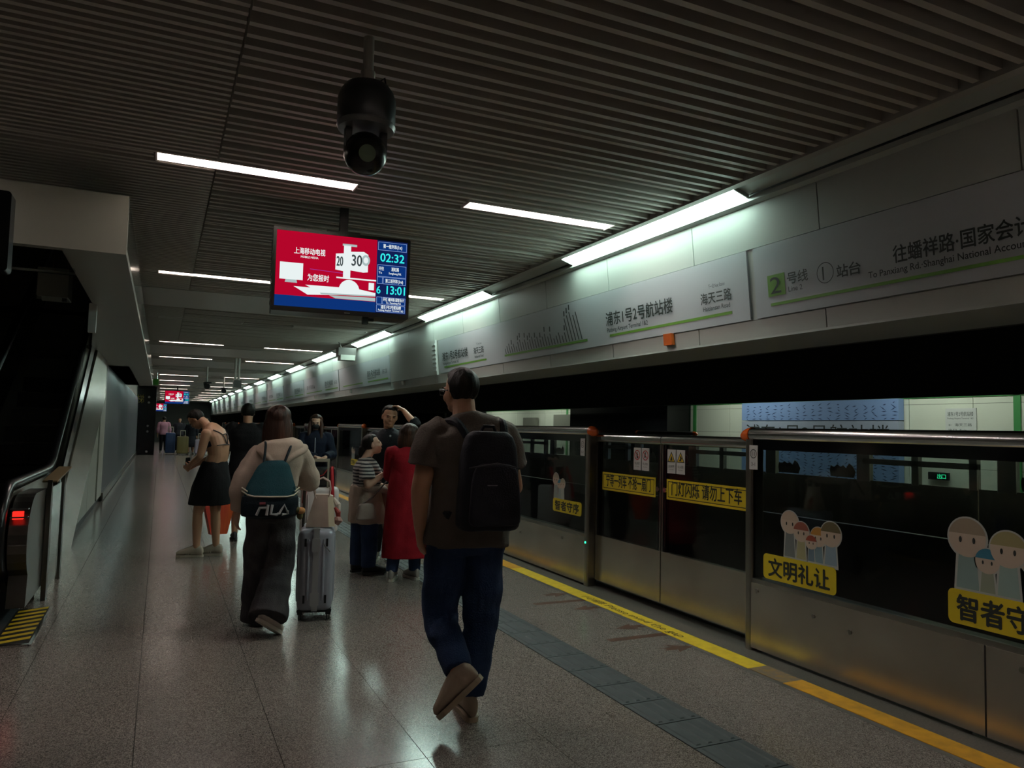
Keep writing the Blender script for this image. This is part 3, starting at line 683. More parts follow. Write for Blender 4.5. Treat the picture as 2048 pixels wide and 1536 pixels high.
# panels below the escalator: cream triangular infill, in panels
SL = math.tan(rad(30))
def under(y): return max(.02, (y-10.15)*.42)          # lower edge of the truss cladding
for a, b in ((10.75, 11.7), (11.72, 13.1), (13.12, 14.74)):
    MB().prism([(a, .1), (b, .1), (b, under(b)-.06), (a, under(a)-.06)], (-.97, 0, 0), (0, 1, 0), (0, 0, 1), (.02, 0, 0)).build('infill_panel', CREAM, wl)
MB().box(-1.2, -.96, 10.4, 14.8, -.0, .1).build('baseboard_left', BLACK, wl)
MB().box(-.99, -.95, 9.0, 10.9, .0, .02).build('floor_trim', STEEL_D, wl)
# hung box, smoke curtain glass, dark hanging sign
sm = thing('smoke_curtain', 'clear glass smoke curtain with a thin metal edge over the escalator', 'glass panel', (-1.4, 6.15, 2.53))
MB().box(-4, -.6, 6.145, 6.16, 2.545, 2.92).build('pane', GLASS_C, sm); MB().box(-4, -.6, 6.14, 6.165, 2.53, 2.548).build('edge', STEEL_POL, sm)
hb = thing('hanging_box', 'cream sign box hung on two thin rods above the escalator', 'sign', (-1.0, 8.5, 2.67))
MB().rbox(-1.13, -.87, 8.4, 8.75, 2.68, 2.96, .01, plane='xz').build('box', CREAM, hb)
for x in (-1.03, -.9): MB().cyl((x, 8.6, 2.93), .008, 3.55, 8).build('rod', STEEL_POL, hb)
for x in (-1.11, -.9): MB().box(x-.02, x+.02, 8.42, 8.46, 2.65, 2.685).build('bracket', STEEL_POL, hb)
hs = thing('hanging_sign', 'dark hanging sign box in front of the cream bulkhead', 'sign', (-1.1, 4.6, 2.45))
MB().rbox(-1.6, -.755, 4.6, 4.72, 2.26, 2.68, .02, plane='xz').build('box', mat('sign_blue_black', '14181f', .25), hs)
MB().cyl((-1.1, 4.66, 2.66), .015, .6, 8).build('rod', BLACK, hs)

# ---------------- escalator
es = thing('escalator', 'escalator with black handrails and steel balustrade rising beside the wall', 'escalator', (-1.38, 8.5, 0))
def rz(y, z0=1.0): return z0+max(0, (y-9.1))*SL
for xh, nm in ((-1.0, 'r'), (-1.87, 'l')):
    path = []
    for i in range(13):
        a = rad(-90-15*i); path.append((xh, 6.75+.36*math.cos(a)+.0, .66+.34*math.sin(a)))
    path = [(xh, 7.1, .3)]+path[::1]
    path += [(xh, 8.6, 1.0), (xh, 8.95, 1.01), (xh, 9.2, 1.07)]+[(xh, y, rz(y)+.02) for y in (9.6, 10.5, 11.5, 12.6, 14, 16)]
    MB().tube(path, .04, 10).build('handrail', mat('handrail', '141316', .3), es, smooth=True)
    mb = MB().prism([(6.78, .2), (8.9, .2), (9.15, .24), (16, .24+6.85*SL), (16, .95+6.85*SL), (9.15, .95), (6.78, .95), (6.5, .82), (6.42, .62), (6.5, .4)], (xh-.02, 0, 0), (0, 1, 0), (0, 0, 1), (.04, 0, 0))
    mb.build('balustrade', STEEL if nm == 'r' else glass('balustrade_glass', (.7, .74, .75)), es)
    MB().tube([(xh+(.03 if nm == 'l' else -.03), 9.0, .93)]+[(xh+(.03 if nm == 'l' else -.03), y, rz(y)-.06) for y in (9.2, 12, 16)], .018, 8).build('handrail_trim', mat('trim_pale', 'c9c9ce', .4), es)
# outer cladding, newel housing with red lamp
out = MB().prism([(7.4, .0), (10.3, 0), (14.75, 1.9), (14.75, 2.53), (12.6, 2.53), (9.15, .72), (7.4, .72)], (-0.91, 0, 0), (0, 1, 0), (0, 0, 1), (.03, 0, 0))
out.build('outer_cladding', STEEL, es)
MB().prism([(8.9, .72), (9.15, .72), (12.6, 2.7), (12.6, 3.0), (9.05, .96), (8.9, .96)], (-0.915, 0, 0), (0, 1, 0), (0, 0, 1), (.02, 0, 0)).build('cladding_trim', STEEL_POL, es)
P = [(6.55, .12)]+[(6.85+.38*math.cos(rad(a)), .6+.33*math.sin(rad(a))) for a in range(230, 85, -12)]+[(7.4, .92), (7.4, .12)]
MB().prism(P, (-.955, 0, 0), (0, 1, 0), (0, 0, 1), (.12, 0, 0)).build('newel_housing', STEEL_D, es)
MB().prism([(p[0]*1, p[1]) for p in P], (-1.91, 0, 0), (0, 1, 0), (0, 0, 1), (.16, 0, 0)).build('newel_housing', STEEL, es)
MB().box(-.935, -.87, 6.475, 6.53, .77, .825).build('red_lamp', glow('esc_red', 'ff2a20', 1.4), es)
for z in (.58, .78, .84): MB().box(-.95, -.838, 6.47, 6.53, z, z+.01).build('newel_band', STEEL_POL, es)
for i in range(12):
    y = 8.2+.4*i; z = .02+max(0, i-2)*.23
    MB().box(-1.79, -1.03, y, y+.42, z-.2 if i > 2 else -.01, z).build('step', mat('step_metal', '2b2a2a', .4, .6), es)
lp = thing('landing_plate', 'grey ribbed escalator landing plate with a black and yellow hazard border', 'floor plate', (-1.4, 6.5, 0))
MB().box(-2.3, -.94, 5.95, 8.19, 0, .006).build('plate', mat('plate_metal', '5b5f66', .45, .5), lp)
MB().box(-.94, -.72, 5.95, 7.05, 0, .0065).build('hazard_base', mat('hazard_black', '15140f', .5), lp)
for i in range(8):
    y = 6.0+.13*i; MB().add([(-.925, y, .0075), (-.735, y+.1, .0075), (-.735, y+.165, .0075), (-.925, y+.065, .0075)], [(0, 1, 2, 3)]).build('hazard_stripe', TRI, lp)
MB().box(-2.3, -.72, 5.93, 5.955, 0, .012).build('plate_edge', STEEL_POL, lp); MB().box(-.725, -.705, 5.93, 7.05, 0, .009).build('plate_edge', STEEL_POL, lp)
gb = thing('guard_panel', 'glass guard between two pointed steel posts beside the escalator newel', 'barrier', (-.81, 7.9, 0))
for y in (7.4, 8.35):
    MB().prism([(y-.055, 0), (y+.055, 0), (y+.055, .86), (y, .99), (y-.055, .86)], (-.83, 0, 0), (0, 1, 0), (0, 0, 1), (.035, 0, 0)).build('post', STEEL_D, gb)
MB().box(-.818, -.807, 7.45, 8.3, .06, .92).build('pane', glass('guard_glass', (.75, .8, .8)), gb)
MB().hexa([(-.87, 7.4, .97), (-.76, 7.4, .97), (-.76, 8.5, 1.03), (-.87, 8.5, 1.03), (-.87, 7.4, .985), (-.76, 7.4, .985), (-.76, 8.5, 1.045), (-.87, 8.5, 1.045)]).build('cap', mat('tan_cap', '6e5a3d', .5), gb)

# ---------------- far end: dark lift block with green band
kb = thing('lift_block', 'tall black glossy lift block beside the fluted wall far down the platform', 'lift', (-.8, 38, 0))
MB().box(-2.4, -.2, 37.55, 41, 0, 3.05).build('body', BLACKG, kb)
gs = thing('green_sign', 'green hanging sign bar by the dark lift block', 'sign', (-.55, 26, 2.7))
MB().box(-.95, -.1, 26, 26.12, 2.64, 2.84).build('bar', mat('lift_green', '3f8a24', .5), gs)
for x in (-.85, -.14): MB().cyl((x, 26.06, 2.83), .012, .35, 8).build('rod', STEEL_POL, gs)
text_chars(kb, '电梯', (-1.3, 37.549, 2.35), (1, 0, 0), (0, 0, 1), .42, mat('lift_gold', 'a8973c', .5), width=.62)
for z in (2.6, 2.35, 1.3, 1.05, .15): MB().cyl((-.5, 37.56, z), .05, .02, 10, axis=(0, -1, 0)).build('stud', STEEL_POL, kb)
MB().box(-6, 12, Y1-.1, Y1, 0, 3.6).build('wall_end', mat('end_wall', '4a4845', .7), kind='structure')
MB().box(-6, 16, Y0, Y0+.1, -1.5, 3.7).build('wall_back', mat('end_wall', '4a4845', .7), kind='structure')
MB().box(-6.1, -6, Y0, Y1, 0, 3.6).build('wall_far_left', mat('far_left', '6a6862', .6), kind='structure')
# ================================================================ HANGING THINGS
def make_tv(label):
    t = thing('hanging_screen', label, 'screen')
    MB().rbox(-.495, .495, -.03, .2, 0, .605, .012, plane='xz').build('casing', mat('tv_black', '0e0d0d', .35), t)
    mb = MB()
    for i in range(9): mb.box(-.499, -.495, .0, .17, .06+.055*i, .085+.055*i)
    mb.build('side_vents', mat('tv_vent', '2a2724', .5), t)
    W, H, x0, z0, y = .945, .545, -.472, .035, -.0305
    def S(u, v): return (x0+u*W, z0+(1-v)*H)
    def poly(pts, m, name, lift=0):
        P = [S(*p) for p in pts]
        return MB().add([(a, y-lift, b) for a, b in P], [tuple(range(len(P)))]).build(name, m, t)
    def rect(u0, u1, v0, v1, m, name, lift=0): return poly([(u0, v1), (u1, v1), (u1, v0), (u0, v0)], m, name, lift)
    g = lambda n, c, s=1: glow('screen_'+n, c, SCREEN*s)
    RD, BL, NV, WH, CY, LT, SH = g('red', 'b3062a'), g('blue', '0c3276'), g('navy', '101f52'), g('white', 'e9f2f2'), g('cyan', '35ecec'), g('line', '8aa7e0'), g('shade', 'a9bcbc')
    DK = g('dark', '3a4446')
    rect(0, .757, 0, .855, RD, 'picture'); rect(0, .757, .855, 1, BL, 'ticker'); rect(.757, 1, 0, 1, NV, 'timetable')
    def tx(s, u, v, size, m, w=None, al='LEFT', lift=.0008):
        a, b = S(u, v); text(t, s, (a, y, b), (1, 0, 0), (0, 0, 1), size, m, width=w*W if w else None, align=al, lift=lift, name='caption', bold=.012)
    tx('上海移动电视', .13, .29, .052, WH, .23); tx('MOBILE MEDIA', .18, .345, .022, WH, .13); tx('为您报时', .235, .635, .055, WH, .16)
    # white flip clock on desk shapes
    L = .0008
    poly([(.03, .42), (.2, .42), (.2, .645), (.03, .645)], WH, 'monitor_shape', L); poly([(.075, .645), (.155, .645), (.16, .685), (.07, .685)], SH, 'monitor_shape', L)
    poly([(.135, .73), (.49, .735), (.49, .8), (.24, .83)], WH, 'desk_shape', L); poly([(.22, .7), (.6, .695), (.755, .735), (.755, .77), (.33, .79)], WH, 'desk_shape', 2*L)
    poly([(.33, .79), (.755, .77), (.755, .785), (.34, .81)], SH, 'desk_shape', 3*L); poly([(.4, .815), (.755, .8), (.755, .85), (.45, .85)], SH, 'desk_shape', L)
    poly([(.55+.08*math.cos(a), .735-.15*math.sin(a)) for a in [PI*i/12 for i in range(13)]], WH, 'clock_base', 3*L)
    rect(.45, .757, .555, .575, WH, 'desk_line', L)
    poly([(.44, .245), (.505, .23), (.505, .475), (.44, .46)], WH, 'clock_panel', 3*L); rect(.5, .555, .12, .57, WH, 'clock_post', 4*L); rect(.49, .6, .1, .13, SH, 'clock_arm', 4*L)
    poly([(.555, .2), (.655, .185), (.69, .22), (.69, .46), (.655, .47), (.555, .455)], WH, 'clock_panel', 3*L)
    poly([(.672+.032*math.cos(2*PI*i/20), .3+.075*math.sin(2*PI*i/20)) for i in range(20)], SH, 'clock_knob', 5*L)
    poly([(.672+.018*math.cos(2*PI*i/20), .3+.042*math.sin(2*PI*i/20)) for i in range(20)], WH, 'clock_knob', 6*L)
    tx('20', .448, .405, .1, DK, .048, lift=4*L); tx('30', .563, .385, .115, DK, .078, lift=4*L)
    poly([(.25, .48), (.5, .5), (.5, .507), (.25, .487)], g('violet', '9a3a9a'), 'accent_line', L)
    rect(.7, .742, .6, .7, WH, 'small_box', 4*L)
    def frame(u0, u1, v0, v1):
        rect(u0, u1, v0, v1, LT, 'table_frame', L); rect(u0+.003, u1-.003, v0+.005, v1-.005, BL, 'table_cell', 2*L)
    for f in ((.765, .993, .02, .135), (.765, .993, .335, .5), (.765, .808, .505, .6), (.812, .993, .505, .6), (.765, .808, .78, .88), (.812, .993, .78, .88), (.765, .993, .89, .985)): frame(*f)
    q = 3*L
    tx('第一班列车(1st)', .88, .1, .034, WH, .15, 'CENTER', q); tx('02:32', .88, .29, .088, CY, .19, 'CENTER', q)
    tx('开往', .775, .41, .03, WH, .04, lift=q); tx('To', .775, .46, .022, WH, lift=q); tx('淞虹路', .905, .41, .032, WH, .06, 'CENTER', q); tx('Songhong Rd.', .905, .46, .022, WH, .1, 'CENTER', q)
    tx('第三班列车(3rd)', .9, .575, .032, WH, .14, 'CENTER', q); tx('6', .763, .735, .08, CY, .03, lift=q); tx('13:01', .915, .735, .088, CY, .145, 'CENTER', q)
    tx('开往 蟠祥路·国家会计', .9, .83, .028, WH, .165, 'CENTER', q); tx('To  Panxiang Rd.', .9, .868, .02, WH, .12, 'CENTER', q)
    tx('浦东1号2号航站楼', .88, .938, .03, WH, .16, 'CENTER', q); tx('Pudong Airport Terminal 1&2', .88, .972, .02, WH, .2, 'CENTER', q)
    MB().box(.02, .06, -.034, -.03, .012, .018).build('maker_mark', mat('mark_grey', '8a8a8a', .4), t)
    MB().box(-.03, .03, .0, .06, .6, .86).build('hanging_pole', BLACK, t); MB().box(-.12, .12, .0, .08, .595, .625).build('bracket', BLACK, t)
    MB().box(.16, .2, -.01, .05, -.05, .01).box(.2, .24, -.005, .03, -.028, -.008).build('sensor', mat('sensor_green', '12221d', .4), t)
    return t
tv = make_tv('large hanging screen with red flip clock picture and train timetable')
def place_tv(t, x, y, z, rz, rx):
    t.location = (x, y, z); t.rotation_euler = (rad(rx), 0, rad(rz))
place_tv(tv, 1.165, 5.5, 2.31, -5, 0)
tv2 = dup(tv, (0, 0, 0)); tv2['label'] = 'distant hanging screen with red picture, the nearer of the two far ones'; place_tv(tv2, .63, 36.5, 2.28, -3, 0); tv2.scale = (1.02,)*3
tv3 = dup(tv, (0, 0, 0)); tv3['label'] = 'smallest distant hanging screen with red picture'; place_tv(tv3, -.1, 62, 2.25, 0, 0); tv3.scale = (1.05,)*3
# dome camera hung from the ceiling
dc = thing('dome_camera', 'black dome camera on a white pole hung under the ceiling slats', 'camera', (.71, 3.0, 2.5))
MB().lathe([(.022, 2.94), (.022, 3.105)], (.71, 3.0, 0), 16).build('pole', mat('pole_white', 'b5b3ab', .5), dc, smooth=True)
MB().lathe([(.028, 2.9), (.03, 2.92), (.03, 2.96), (.022, 2.965)], (.71, 3.0, 0), 16).build('pole_collar', MATS['pole_white'], dc, smooth=True)
CAMG = mat('camera_grey', '2b2e30', .4)
MB().lathe([(.112, 2.72), (.118, 2.735), (.118, 2.84), (.108, 2.87), (.09, 2.895), (.03, 2.905)], (.71, 3.0, 0), 28).build('housing', CAMG, dc, smooth=True)
MB().lathe([(.085, 2.725), (.118, 2.735), (.12, 2.728), (.113, 2.712), (.085, 2.71)], (.71, 3.0, 0), 28).build('housing_rim', mat('rim_grey', '6a6c6c', .35), dc, smooth=True)
pr = [(max(.002, .088*math.sin(rad(a))), 2.615-.088*math.cos(rad(a))) for a in range(2, 180, 10)]
MB().lathe(pr, (.71, 3.0, 0), 28).build('ball', mat('ball_black', '0f0f10', .25), dc, smooth=True)
MB().box(.625, .65, 2.98, 3.02, 2.62, 2.74).build('yoke_arm', CAMG, dc); MB().box(.77, .795, 2.98, 3.02, 2.62, 2.74).build('yoke_arm', CAMG, dc)
_d = Vector((-.12, -.9, -.28)).normalized(); _c = Vector((.71, 3.0, 2.615))
MB().tube([_c+_d*.07, _c+_d*.089], .034, 20).build('lens', mat('lens_glass', '5d6b58', .12), dc, smooth=True)
MB().tube([(.735, 2.98, 2.9), (.77, 2.96, 2.93), (.79, 2.98, 2.87), (.80, 3.0, 2.83)], .005, 6).build('cable', RUBBER, dc)
# bullet cameras, speaker and hanging pole further down
def bullet(x, y, z, label, s=1.0):
    t = thing('bullet_camera', label, 'camera', (x, y, z))
    MB().cyl((x, y, z), .025*s, 3.2-z, 10).build('pole', MATS['pole_white'], t)
    MB().tube([(x, y+.12*s, z-.02), (x, y-.2*s, z-.1*s)], .08*s, 12).build('body', BLACK, t)
    MB().box(x-.1*s, x+.12*s, y-.22*s, y+.1*s, z, z+.03*s).build('sun_shield', BLACK, t)
bullet(1.15, 23.0, 2.62, 'black bullet camera on a white pole under the far ceiling')
bullet(1.95, 28.0, 2.7, 'small black camera by the far strip lamps')
hp = thing('hanging_pole', 'pale twin pole hanging with a small speaker at its foot', 'pole', (1.66, 19.6, 2.5))
for dx in (-.04, .04): MB().cyl((1.66+dx, 19.6, 2.55), .03, .65, 10).build('pole', MATS['pole_white'], hp)
MB().box(1.58, 1.76, 19.5, 19.7, 2.38, 2.56).build('speaker', mat('speaker_grey', '565654', .5), hp)
sp = thing('wall_speaker', 'grey box speaker hung at the edge of the ceiling by the sign band', 'lamp', (3.2, 14.4, 2.8))  # speaker box, gives off no light
MB().box(3.02, 3.36, 14.35, 14.6, 2.84, 3.0).build('box', mat('speaker_dark', '3a3733', .5), sp); MB().box(3.06, 3.34, 14.33, 14.6, 2.76, 2.86).build('front', mat('speaker_front', '8d8f88', .5), sp)
MB().tube([(3.1, 14.5, 3.0), (3.05, 14.5, 3.12)], .012, 8).build('arm', STEEL_D, sp)

# ================================================================ LUGGAGE
def wheels(t, xs, ys, m, r=.028):
    for x in xs:
        for y in ys:
            w = MB().box(x-.02, x+.02, y-.02, y+.02, .045, .075).build('wheel_fork', m, t)
            MB().cyl((x-.012, y, r), r, .01, 14, axis=(1, 0, 0)).cyl((x+.004, y, r), r, .01, 14, axis=(1, 0, 0)).build('wheel', RUBBER, w)
def rounded_case(w, d, z0, z1, r, ribs, m, t, name='shell'):
    bm = bmesh.new(); bmesh.ops.create_cube(bm, size=1)
    for v in bm.verts: v.co = Vector((v.co.x*w, v.co.y*d, (z0+z1)/2+v.co.z*(z1-z0)))
    bmesh.ops.bevel(bm, geom=list(bm.edges)+list(bm.verts), offset=r, segments=4, affect='EDGES', profile=.5)
    me = bpy.data.meshes.new(name); bm.to_mesh(me); bm.free(); me.materials.append(m)
    me.polygons.foreach_set('use_smooth', [True]*len(me.polygons)); 
    return put(name, me, t)
def gray_case():
    t = thing('silver_suitcase', 'silver grey hard suitcase rolling beside the woman with the teal backpack', 'suitcase')
    SG = mat('case_silver', '9fa2ad', .34, .25); SF = mat('case_frame', 'b0b1b3', .3, .5)
    s = rounded_case(.265, .46, .075, .70, .05, 0, SG, t)
    for sx in (-1, 1):
        for i in range(4):
            MB().tube([(sx*.126, -.15+.1*i, .14), (sx*.13, -.15+.1*i, .2), (sx*.13, -.15+.1*i, .58), (sx*.126, -.15+.1*i, .64)], .014, 8).build('rib', SG, s, smooth=True)
    for x in (-.08, .08):
        MB().tube([(x*.7, -.22, .16), (x*.7, -.228, .2), (x*.7, -.228, .57), (x*.7, -.22, .62)], .013, 8).build('rib', SG, s, smooth=True)
        for z in (.17, .6): MB().box(x-.008, x+.008, -.237, -.226, z-.03, z+.03).build('corner_slot', BLACK, t)
    MB().box(-.022, .022, -.238, .238, .08, .7).build('frame_band', SF, t)
    MB().box(-.026, .026, -.24, .24, .695, .705).build('frame_top', SF, t)
    for z in (.17, .58): MB().rbox(-.032, .032, -.25, -.232, z-.05, z+.05, .01, plane='xz').build('latch', SF, t)
    MB().tube([(.05, -.236, .59), (.105, -.238, .53)], .004, 6).build('scuff_line', STEEL_POL, t)
    wheels(t, (-.105, .105), (-.17, .17), RUBBER)
    MB().box(-.13, .13, -.2, .2, .065, .085).build('base', RUBBER, t)
    for y in (.03, .17): MB().cyl((-.115, y, .68), .009, .34, 10).build('handle_tube', STEEL_D, t)
    MB().rbox(-.13, -.1, .01, .19, 1.0, 1.04, .012, plane='xz').build('handle_grip', RUBBER, t)
    return t
gc = gray_case(); gc.location = (1.18, 6.15, 0); gc.rotation_euler = (0, 0, rad(-12))
hbg = thing('handbag', 'beige handbag with thin handles standing on the silver suitcase', 'bag')
BG = mat('bag_beige', 'b9a296', .6, noise=(6, 'a88e83', .35, .65)); BG2 = mat('bag_side', 'c4b59c', .6)
MB().hexa([(-.12, -.075, 0), (.06, -.08, 0), (.06, .075, 0), (-.12, .075, 0), (-.055, -.035, .25), (.045, -.04, .25), (.045, .04, .25), (-.055, .04, .25)]).build('body', BG, hbg)
MB().hexa([(.055, -.08, .003), (.105, -.06, .003), (.105, .06, .003), (.055, .08, .003), (.04, -.042, .25), (.08, -.03, .24), (.08, .03, .24), (.04, .042, .25)]).build('side_panel', BG2, hbg)
for yy in (-.04, .04):
    MB().tube([(-.05, yy, .22), (-.07, yy, .3), (-.05, yy, .36), (0, yy, .38), (.05, yy, .35), (.06, yy, .29), (.05, yy, .23)], .006, 8).build('handle', BG, hbg, smooth=True)
MB().tube([(.085, 0, .22), (.12, -.02, .17), (.13, -.02, .1)], [.012, .025, .012], 8).build('scarf', mat('scarf_white', 'c9bdb0', .7), hbg)
MB().tube([(.1, -.03, .15), (.125, -.035, .11), (.13, -.03, .06)], [.012, .022, .015], 8).build('charm', mat('charm_red', '8e2c26', .6), hbg)
MB().tube([(.11, -.03, .02), (.13, -.03, .05), (.12, -.03, .08)], [.025, .035, .02], 8).build('pouch', mat('pouch_pink', 'a97f74', .6), hbg)
hbg.location = (1.195, 6.07, .706); hbg.rotation_euler = (0, 0, rad(-14))
def soft_case(name, label, w, d, h, m, hz=1.0, handle=True, group=None, hy=.3):
    t = thing(name, label, 'suitcase', group=group)
    s = rounded_case(w, d, .06, h, min(.05, d*.2), 0, m, t)
    for i in range(3):
        x = -w*.3+w*.3*i
        MB().tube([(x, -d/2+.003, .14), (x, -d/2-.004, .2), (x, -d/2-.004, h-.14), (x, -d/2+.003, h-.08)], .008, 6).build('rib', m, s)
    wheels(t, (-w*.38, w*.38), (-d*.3, d*.3), RUBBER)
    if handle:
        for x in (-.1, .1): MB().box(x-.013, x+.013, d*hy-.01, d*hy+.01, h-.02, hz).build('handle_tube', mat('handle_beige', 'b3aa97', .35, .4), t)
        MB().box(-.115, .115, d*hy-.015, d*hy+.015, hz-.01, hz+.03).build('handle_grip', MATS['handle_beige'], t)
    return t
wc = soft_case('white_suitcase', 'large pale suitcase with beige pull handle in front of the masked woman', .5, .3, .66, mat('case_white', 'cdc1bf', .35), 1.02, hy=-.32)
wc.location = (2.02, 10.45, 0); wc.rotation_euler = (0, 0, rad(-12))
rb = thing('red_strap_bag', 'black bag with shiny red straps resting on the pale suitcase', 'bag')
RL = mat('red_leather', 'a81c24', .3)
rounded_case(.42, .18, 0, .27, .05, 0, mat('bag_black', '141318', .5), rb, 'body')
for x in (-.13, .13):
    s = 1 if x > 0 else -1
    MB().tube([(x*.9, -.07, .22), (x*1.25, -.13, .27), (x*1.3, -.2, .12), (x*1.4, -.255, -.08), (x*1.45, -.26, -.2)], .024, 8).build('strap', RL, rb, smooth=True)
MB().tube([(-.1, -.1, .24), (-.05, -.11, .17), (0, -.115, .15), (.05, -.11, .17), (.1, -.1, .24)], .008, 6).build('strap', RL, rb, smooth=True)
MB().box(-.05, .05, -.11, -.09, .17, .23).build('buckle', mat('buckle', '6a6a66', .25, .8), rb)
rb.location = (2.02, 10.52, .66); rb.rotation_euler = (0, 0, rad(-12))
tb_ = thing('red_tote', 'red and orange shopping bag hanging behind bare legs', 'bag')
MB().hexa([(-.1, -.05, 0), (.1, -.05, 0), (.1, .05, 0), (-.1, .05, 0), (-.2, -.035, .42), (.2, -.035, .42), (.2, .035, .42), (-.2, .035, .42)]).build('body', mat('tote_red', 'b0301f', .5, noise=(4, 'c4521d', .45, .6, (2.5, 1, .3))), tb_)
for yy in (-.03, .03): MB().tube([(-.09, yy, .4), (-.06, yy, .58), (0, yy, .66), (.06, yy, .58), (.09, yy, .4)], .008, 6).build('handle', RL, tb_)
tb_.location = (.72, 10.2, .11); tb_.rotation_euler = (0, 0, rad(15))
far_cases = [('blue_suitcase', 'tall blue and white suitcase far away beside the person in pink', .42, .3, 1.0, '2f4a78', .47, 38.6), ('olive_suitcase', 'olive suitcase among the far dark travellers', .5, .3, .85, '6b6238', .98, 37.9), ('lilac_suitcase', 'pale lilac suitcase on the right of the far travellers', .5, .32, .72, '9d94a4', 1.75, 37.8), ('cream_suitcase', 'cream suitcase behind the pale lilac one', .5, .3, .95, 'b5b19f', 2.85, 39.5)]
for nm, lab, w, d, h, c, x, y in far_cases:
    t = soft_case(nm, lab, w, d, h, mat(nm, c, .4), h+.25); t.location = (x, y, 0)
# ================================================================ PEOPLE
V3 = Vector
def ringloft(mb, rings, n=24, p=2.3):
    vs = []; k = len(rings)
    for c, u, v in rings:
        c, u, v = V3(c), V3(u), V3(v)
        for j in range(n):
            a = 2*PI*j/n; ca, sa = math.cos(a), math.sin(a)
            vs.append(c+u*(math.copysign(abs(ca)**(2/p), ca))+v*(math.copysign(abs(sa)**(2/p), sa)))
    fs = [(i*n+j, i*n+(j+1) % n, (i+1)*n+(j+1) % n, (i+1)*n+j) for i in range(k-1) for j in range(n)]
    fs += [tuple(range(n))[::-1], tuple(range((k-1)*n, k*n))]
    mb.add(vs, fs)
def curve(pts, vals, sub=5):
    """smooth (Catmull-Rom) resampling of a joint chain with radii"""
    P = [V3(p) for p in pts]; out = []; ov = []; k = len(P)
    for i in range(k-1):
        a, b, c, d = P[max(i-1, 0)], P[i], P[i+1], P[min(i+2, k-1)]
        for s in range(sub):
            t = s/sub
            out.append(.5*((2*b)+(c-a)*t+(2*a-5*b+4*c-d)*t*t+(3*b-a-3*c+d)*t**3)); ov.append(vals[i]*(1-t)+vals[i+1]*t)
    return out+[P[-1]], ov+[vals[-1]]
def limb(mb, pts, rs, n=14, sub=4, ends=True):
    P, R_ = curve(pts, rs, sub)
    if ends:
        a = (P[0]-P[1]).normalized(); b = (P[-1]-P[-2]).normalized()
        P = [P[0]+a*R_[0]*.85, P[0]+a*R_[0]*.5]+P+[P[-1]+b*R_[-1]*.5, P[-1]+b*R_[-1]*.85]; R_ = [R_[0]*.4, R_[0]*.85]+R_+[R_[-1]*.85, R_[-1]*.4]
    mb.tube(P, R_, n)
def ell(mb, c, r, fr=None, n=16, m=10):
    ax = fr or (V3((1, 0, 0)), V3((0, 1, 0)), V3((0, 0, 1))); c = V3(c); vs = []
    for i in range(m+1):
        th = PI*(.02+.96*i/m)
        for j in range(n):
            a = 2*PI*j/n; vs.append(c+ax[0]*(r[0]*math.sin(th)*math.cos(a))+ax[1]*(r[1]*math.sin(th)*math.sin(a))+ax[2]*(r[2]*math.cos(th)))
    fs = [(i*n+j, i*n+(j+1) % n, (i+1)*n+(j+1) % n, (i+1)*n+j) for i in range(m) for j in range(n)]
    mb.add(vs, fs+[tuple(range(n))[::-1], tuple(range(m*n, (m+1)*n))])
def voxel(mb, size, name, m, parent, smooth=4, wr=0, kz=1.0, seed=1, sub=None, label=None):
    me = mb.mesh(name, m); ob = bpy.data.objects.new('tmp', me); COL.objects.link(ob)
    r = ob.modifiers.new('r', 'REMESH'); r.mode = 'VOXEL'; r.voxel_size = size
    if smooth: s = ob.modifiers.new('s', 'SMOOTH'); s.factor = .5; s.iterations = smooth
    bpy.context.view_layer.update()
    me2 = bpy.data.meshes.new_from_object(ob.evaluated_get(bpy.context.evaluated_depsgraph_get())); me2.name = name
    bpy.data.objects.remove(ob); bpy.data.meshes.remove(me)
    if wr:
        k = len(me2.vertices); co = np.zeros(k*3); no = np.zeros(k*3)
        me2.vertices.foreach_get('co', co); me2.vertices.foreach_get('normal', no); co = co.reshape(-1, 3); no = no.reshape(-1, 3)
        rng = np.random.RandomState(seed); d = np.zeros(k)
        for i in range(9):
            f = rng.uniform(18, 60); kv = rng.normal(size=3)*np.array([1, 1, kz]); kv = kv/np.linalg.norm(kv)*f
            ph = rng.uniform(0, 6.28)+2.2*np.sin(co@rng.normal(size=3)*7); d += np.sin(co@kv+ph)*(20/f)
        me2.vertices.foreach_set('co', (co+no*(d*wr/3)[:, None]).ravel())
    me2.materials.clear(); me2.materials.append(m)
    me2.polygons.foreach_set('use_smooth', [True]*len(me2.polygons)); me2.polygons.foreach_set('material_index', [0]*len(me2.polygons))
    o = put(name, me2, parent, local=True)
    if label: o['label'] = label
    return o
SKINS = {'tan': mat('skin_tan', 'b08468', .5, bump=(60, .04)), 'fair': mat('skin_fair', 'c39a84', .5, bump=(60, .04)), 'deep': mat('skin_deep', '9c7157', .5)}
HAIRM = {'black': mat('hair_black', '17130f', .6, spec=.25, bump=(35, .5, (1, 1, .12))), 'brown': mat('hair_brown', '2c1a13', .5, spec=.3, bump=(35, .5, (1, 1, .12)), noise=(30, '4a2c1e', .45, .7, (1, 1, .1)))}
def fabric(name, c, c2=None, rough=.85, b=.25, sc=120):
    return mat('cloth_'+name, c, rough, noise=(7, c2 or c, .35, .7) if c2 else None, bump=(sc, b), spec=.2)
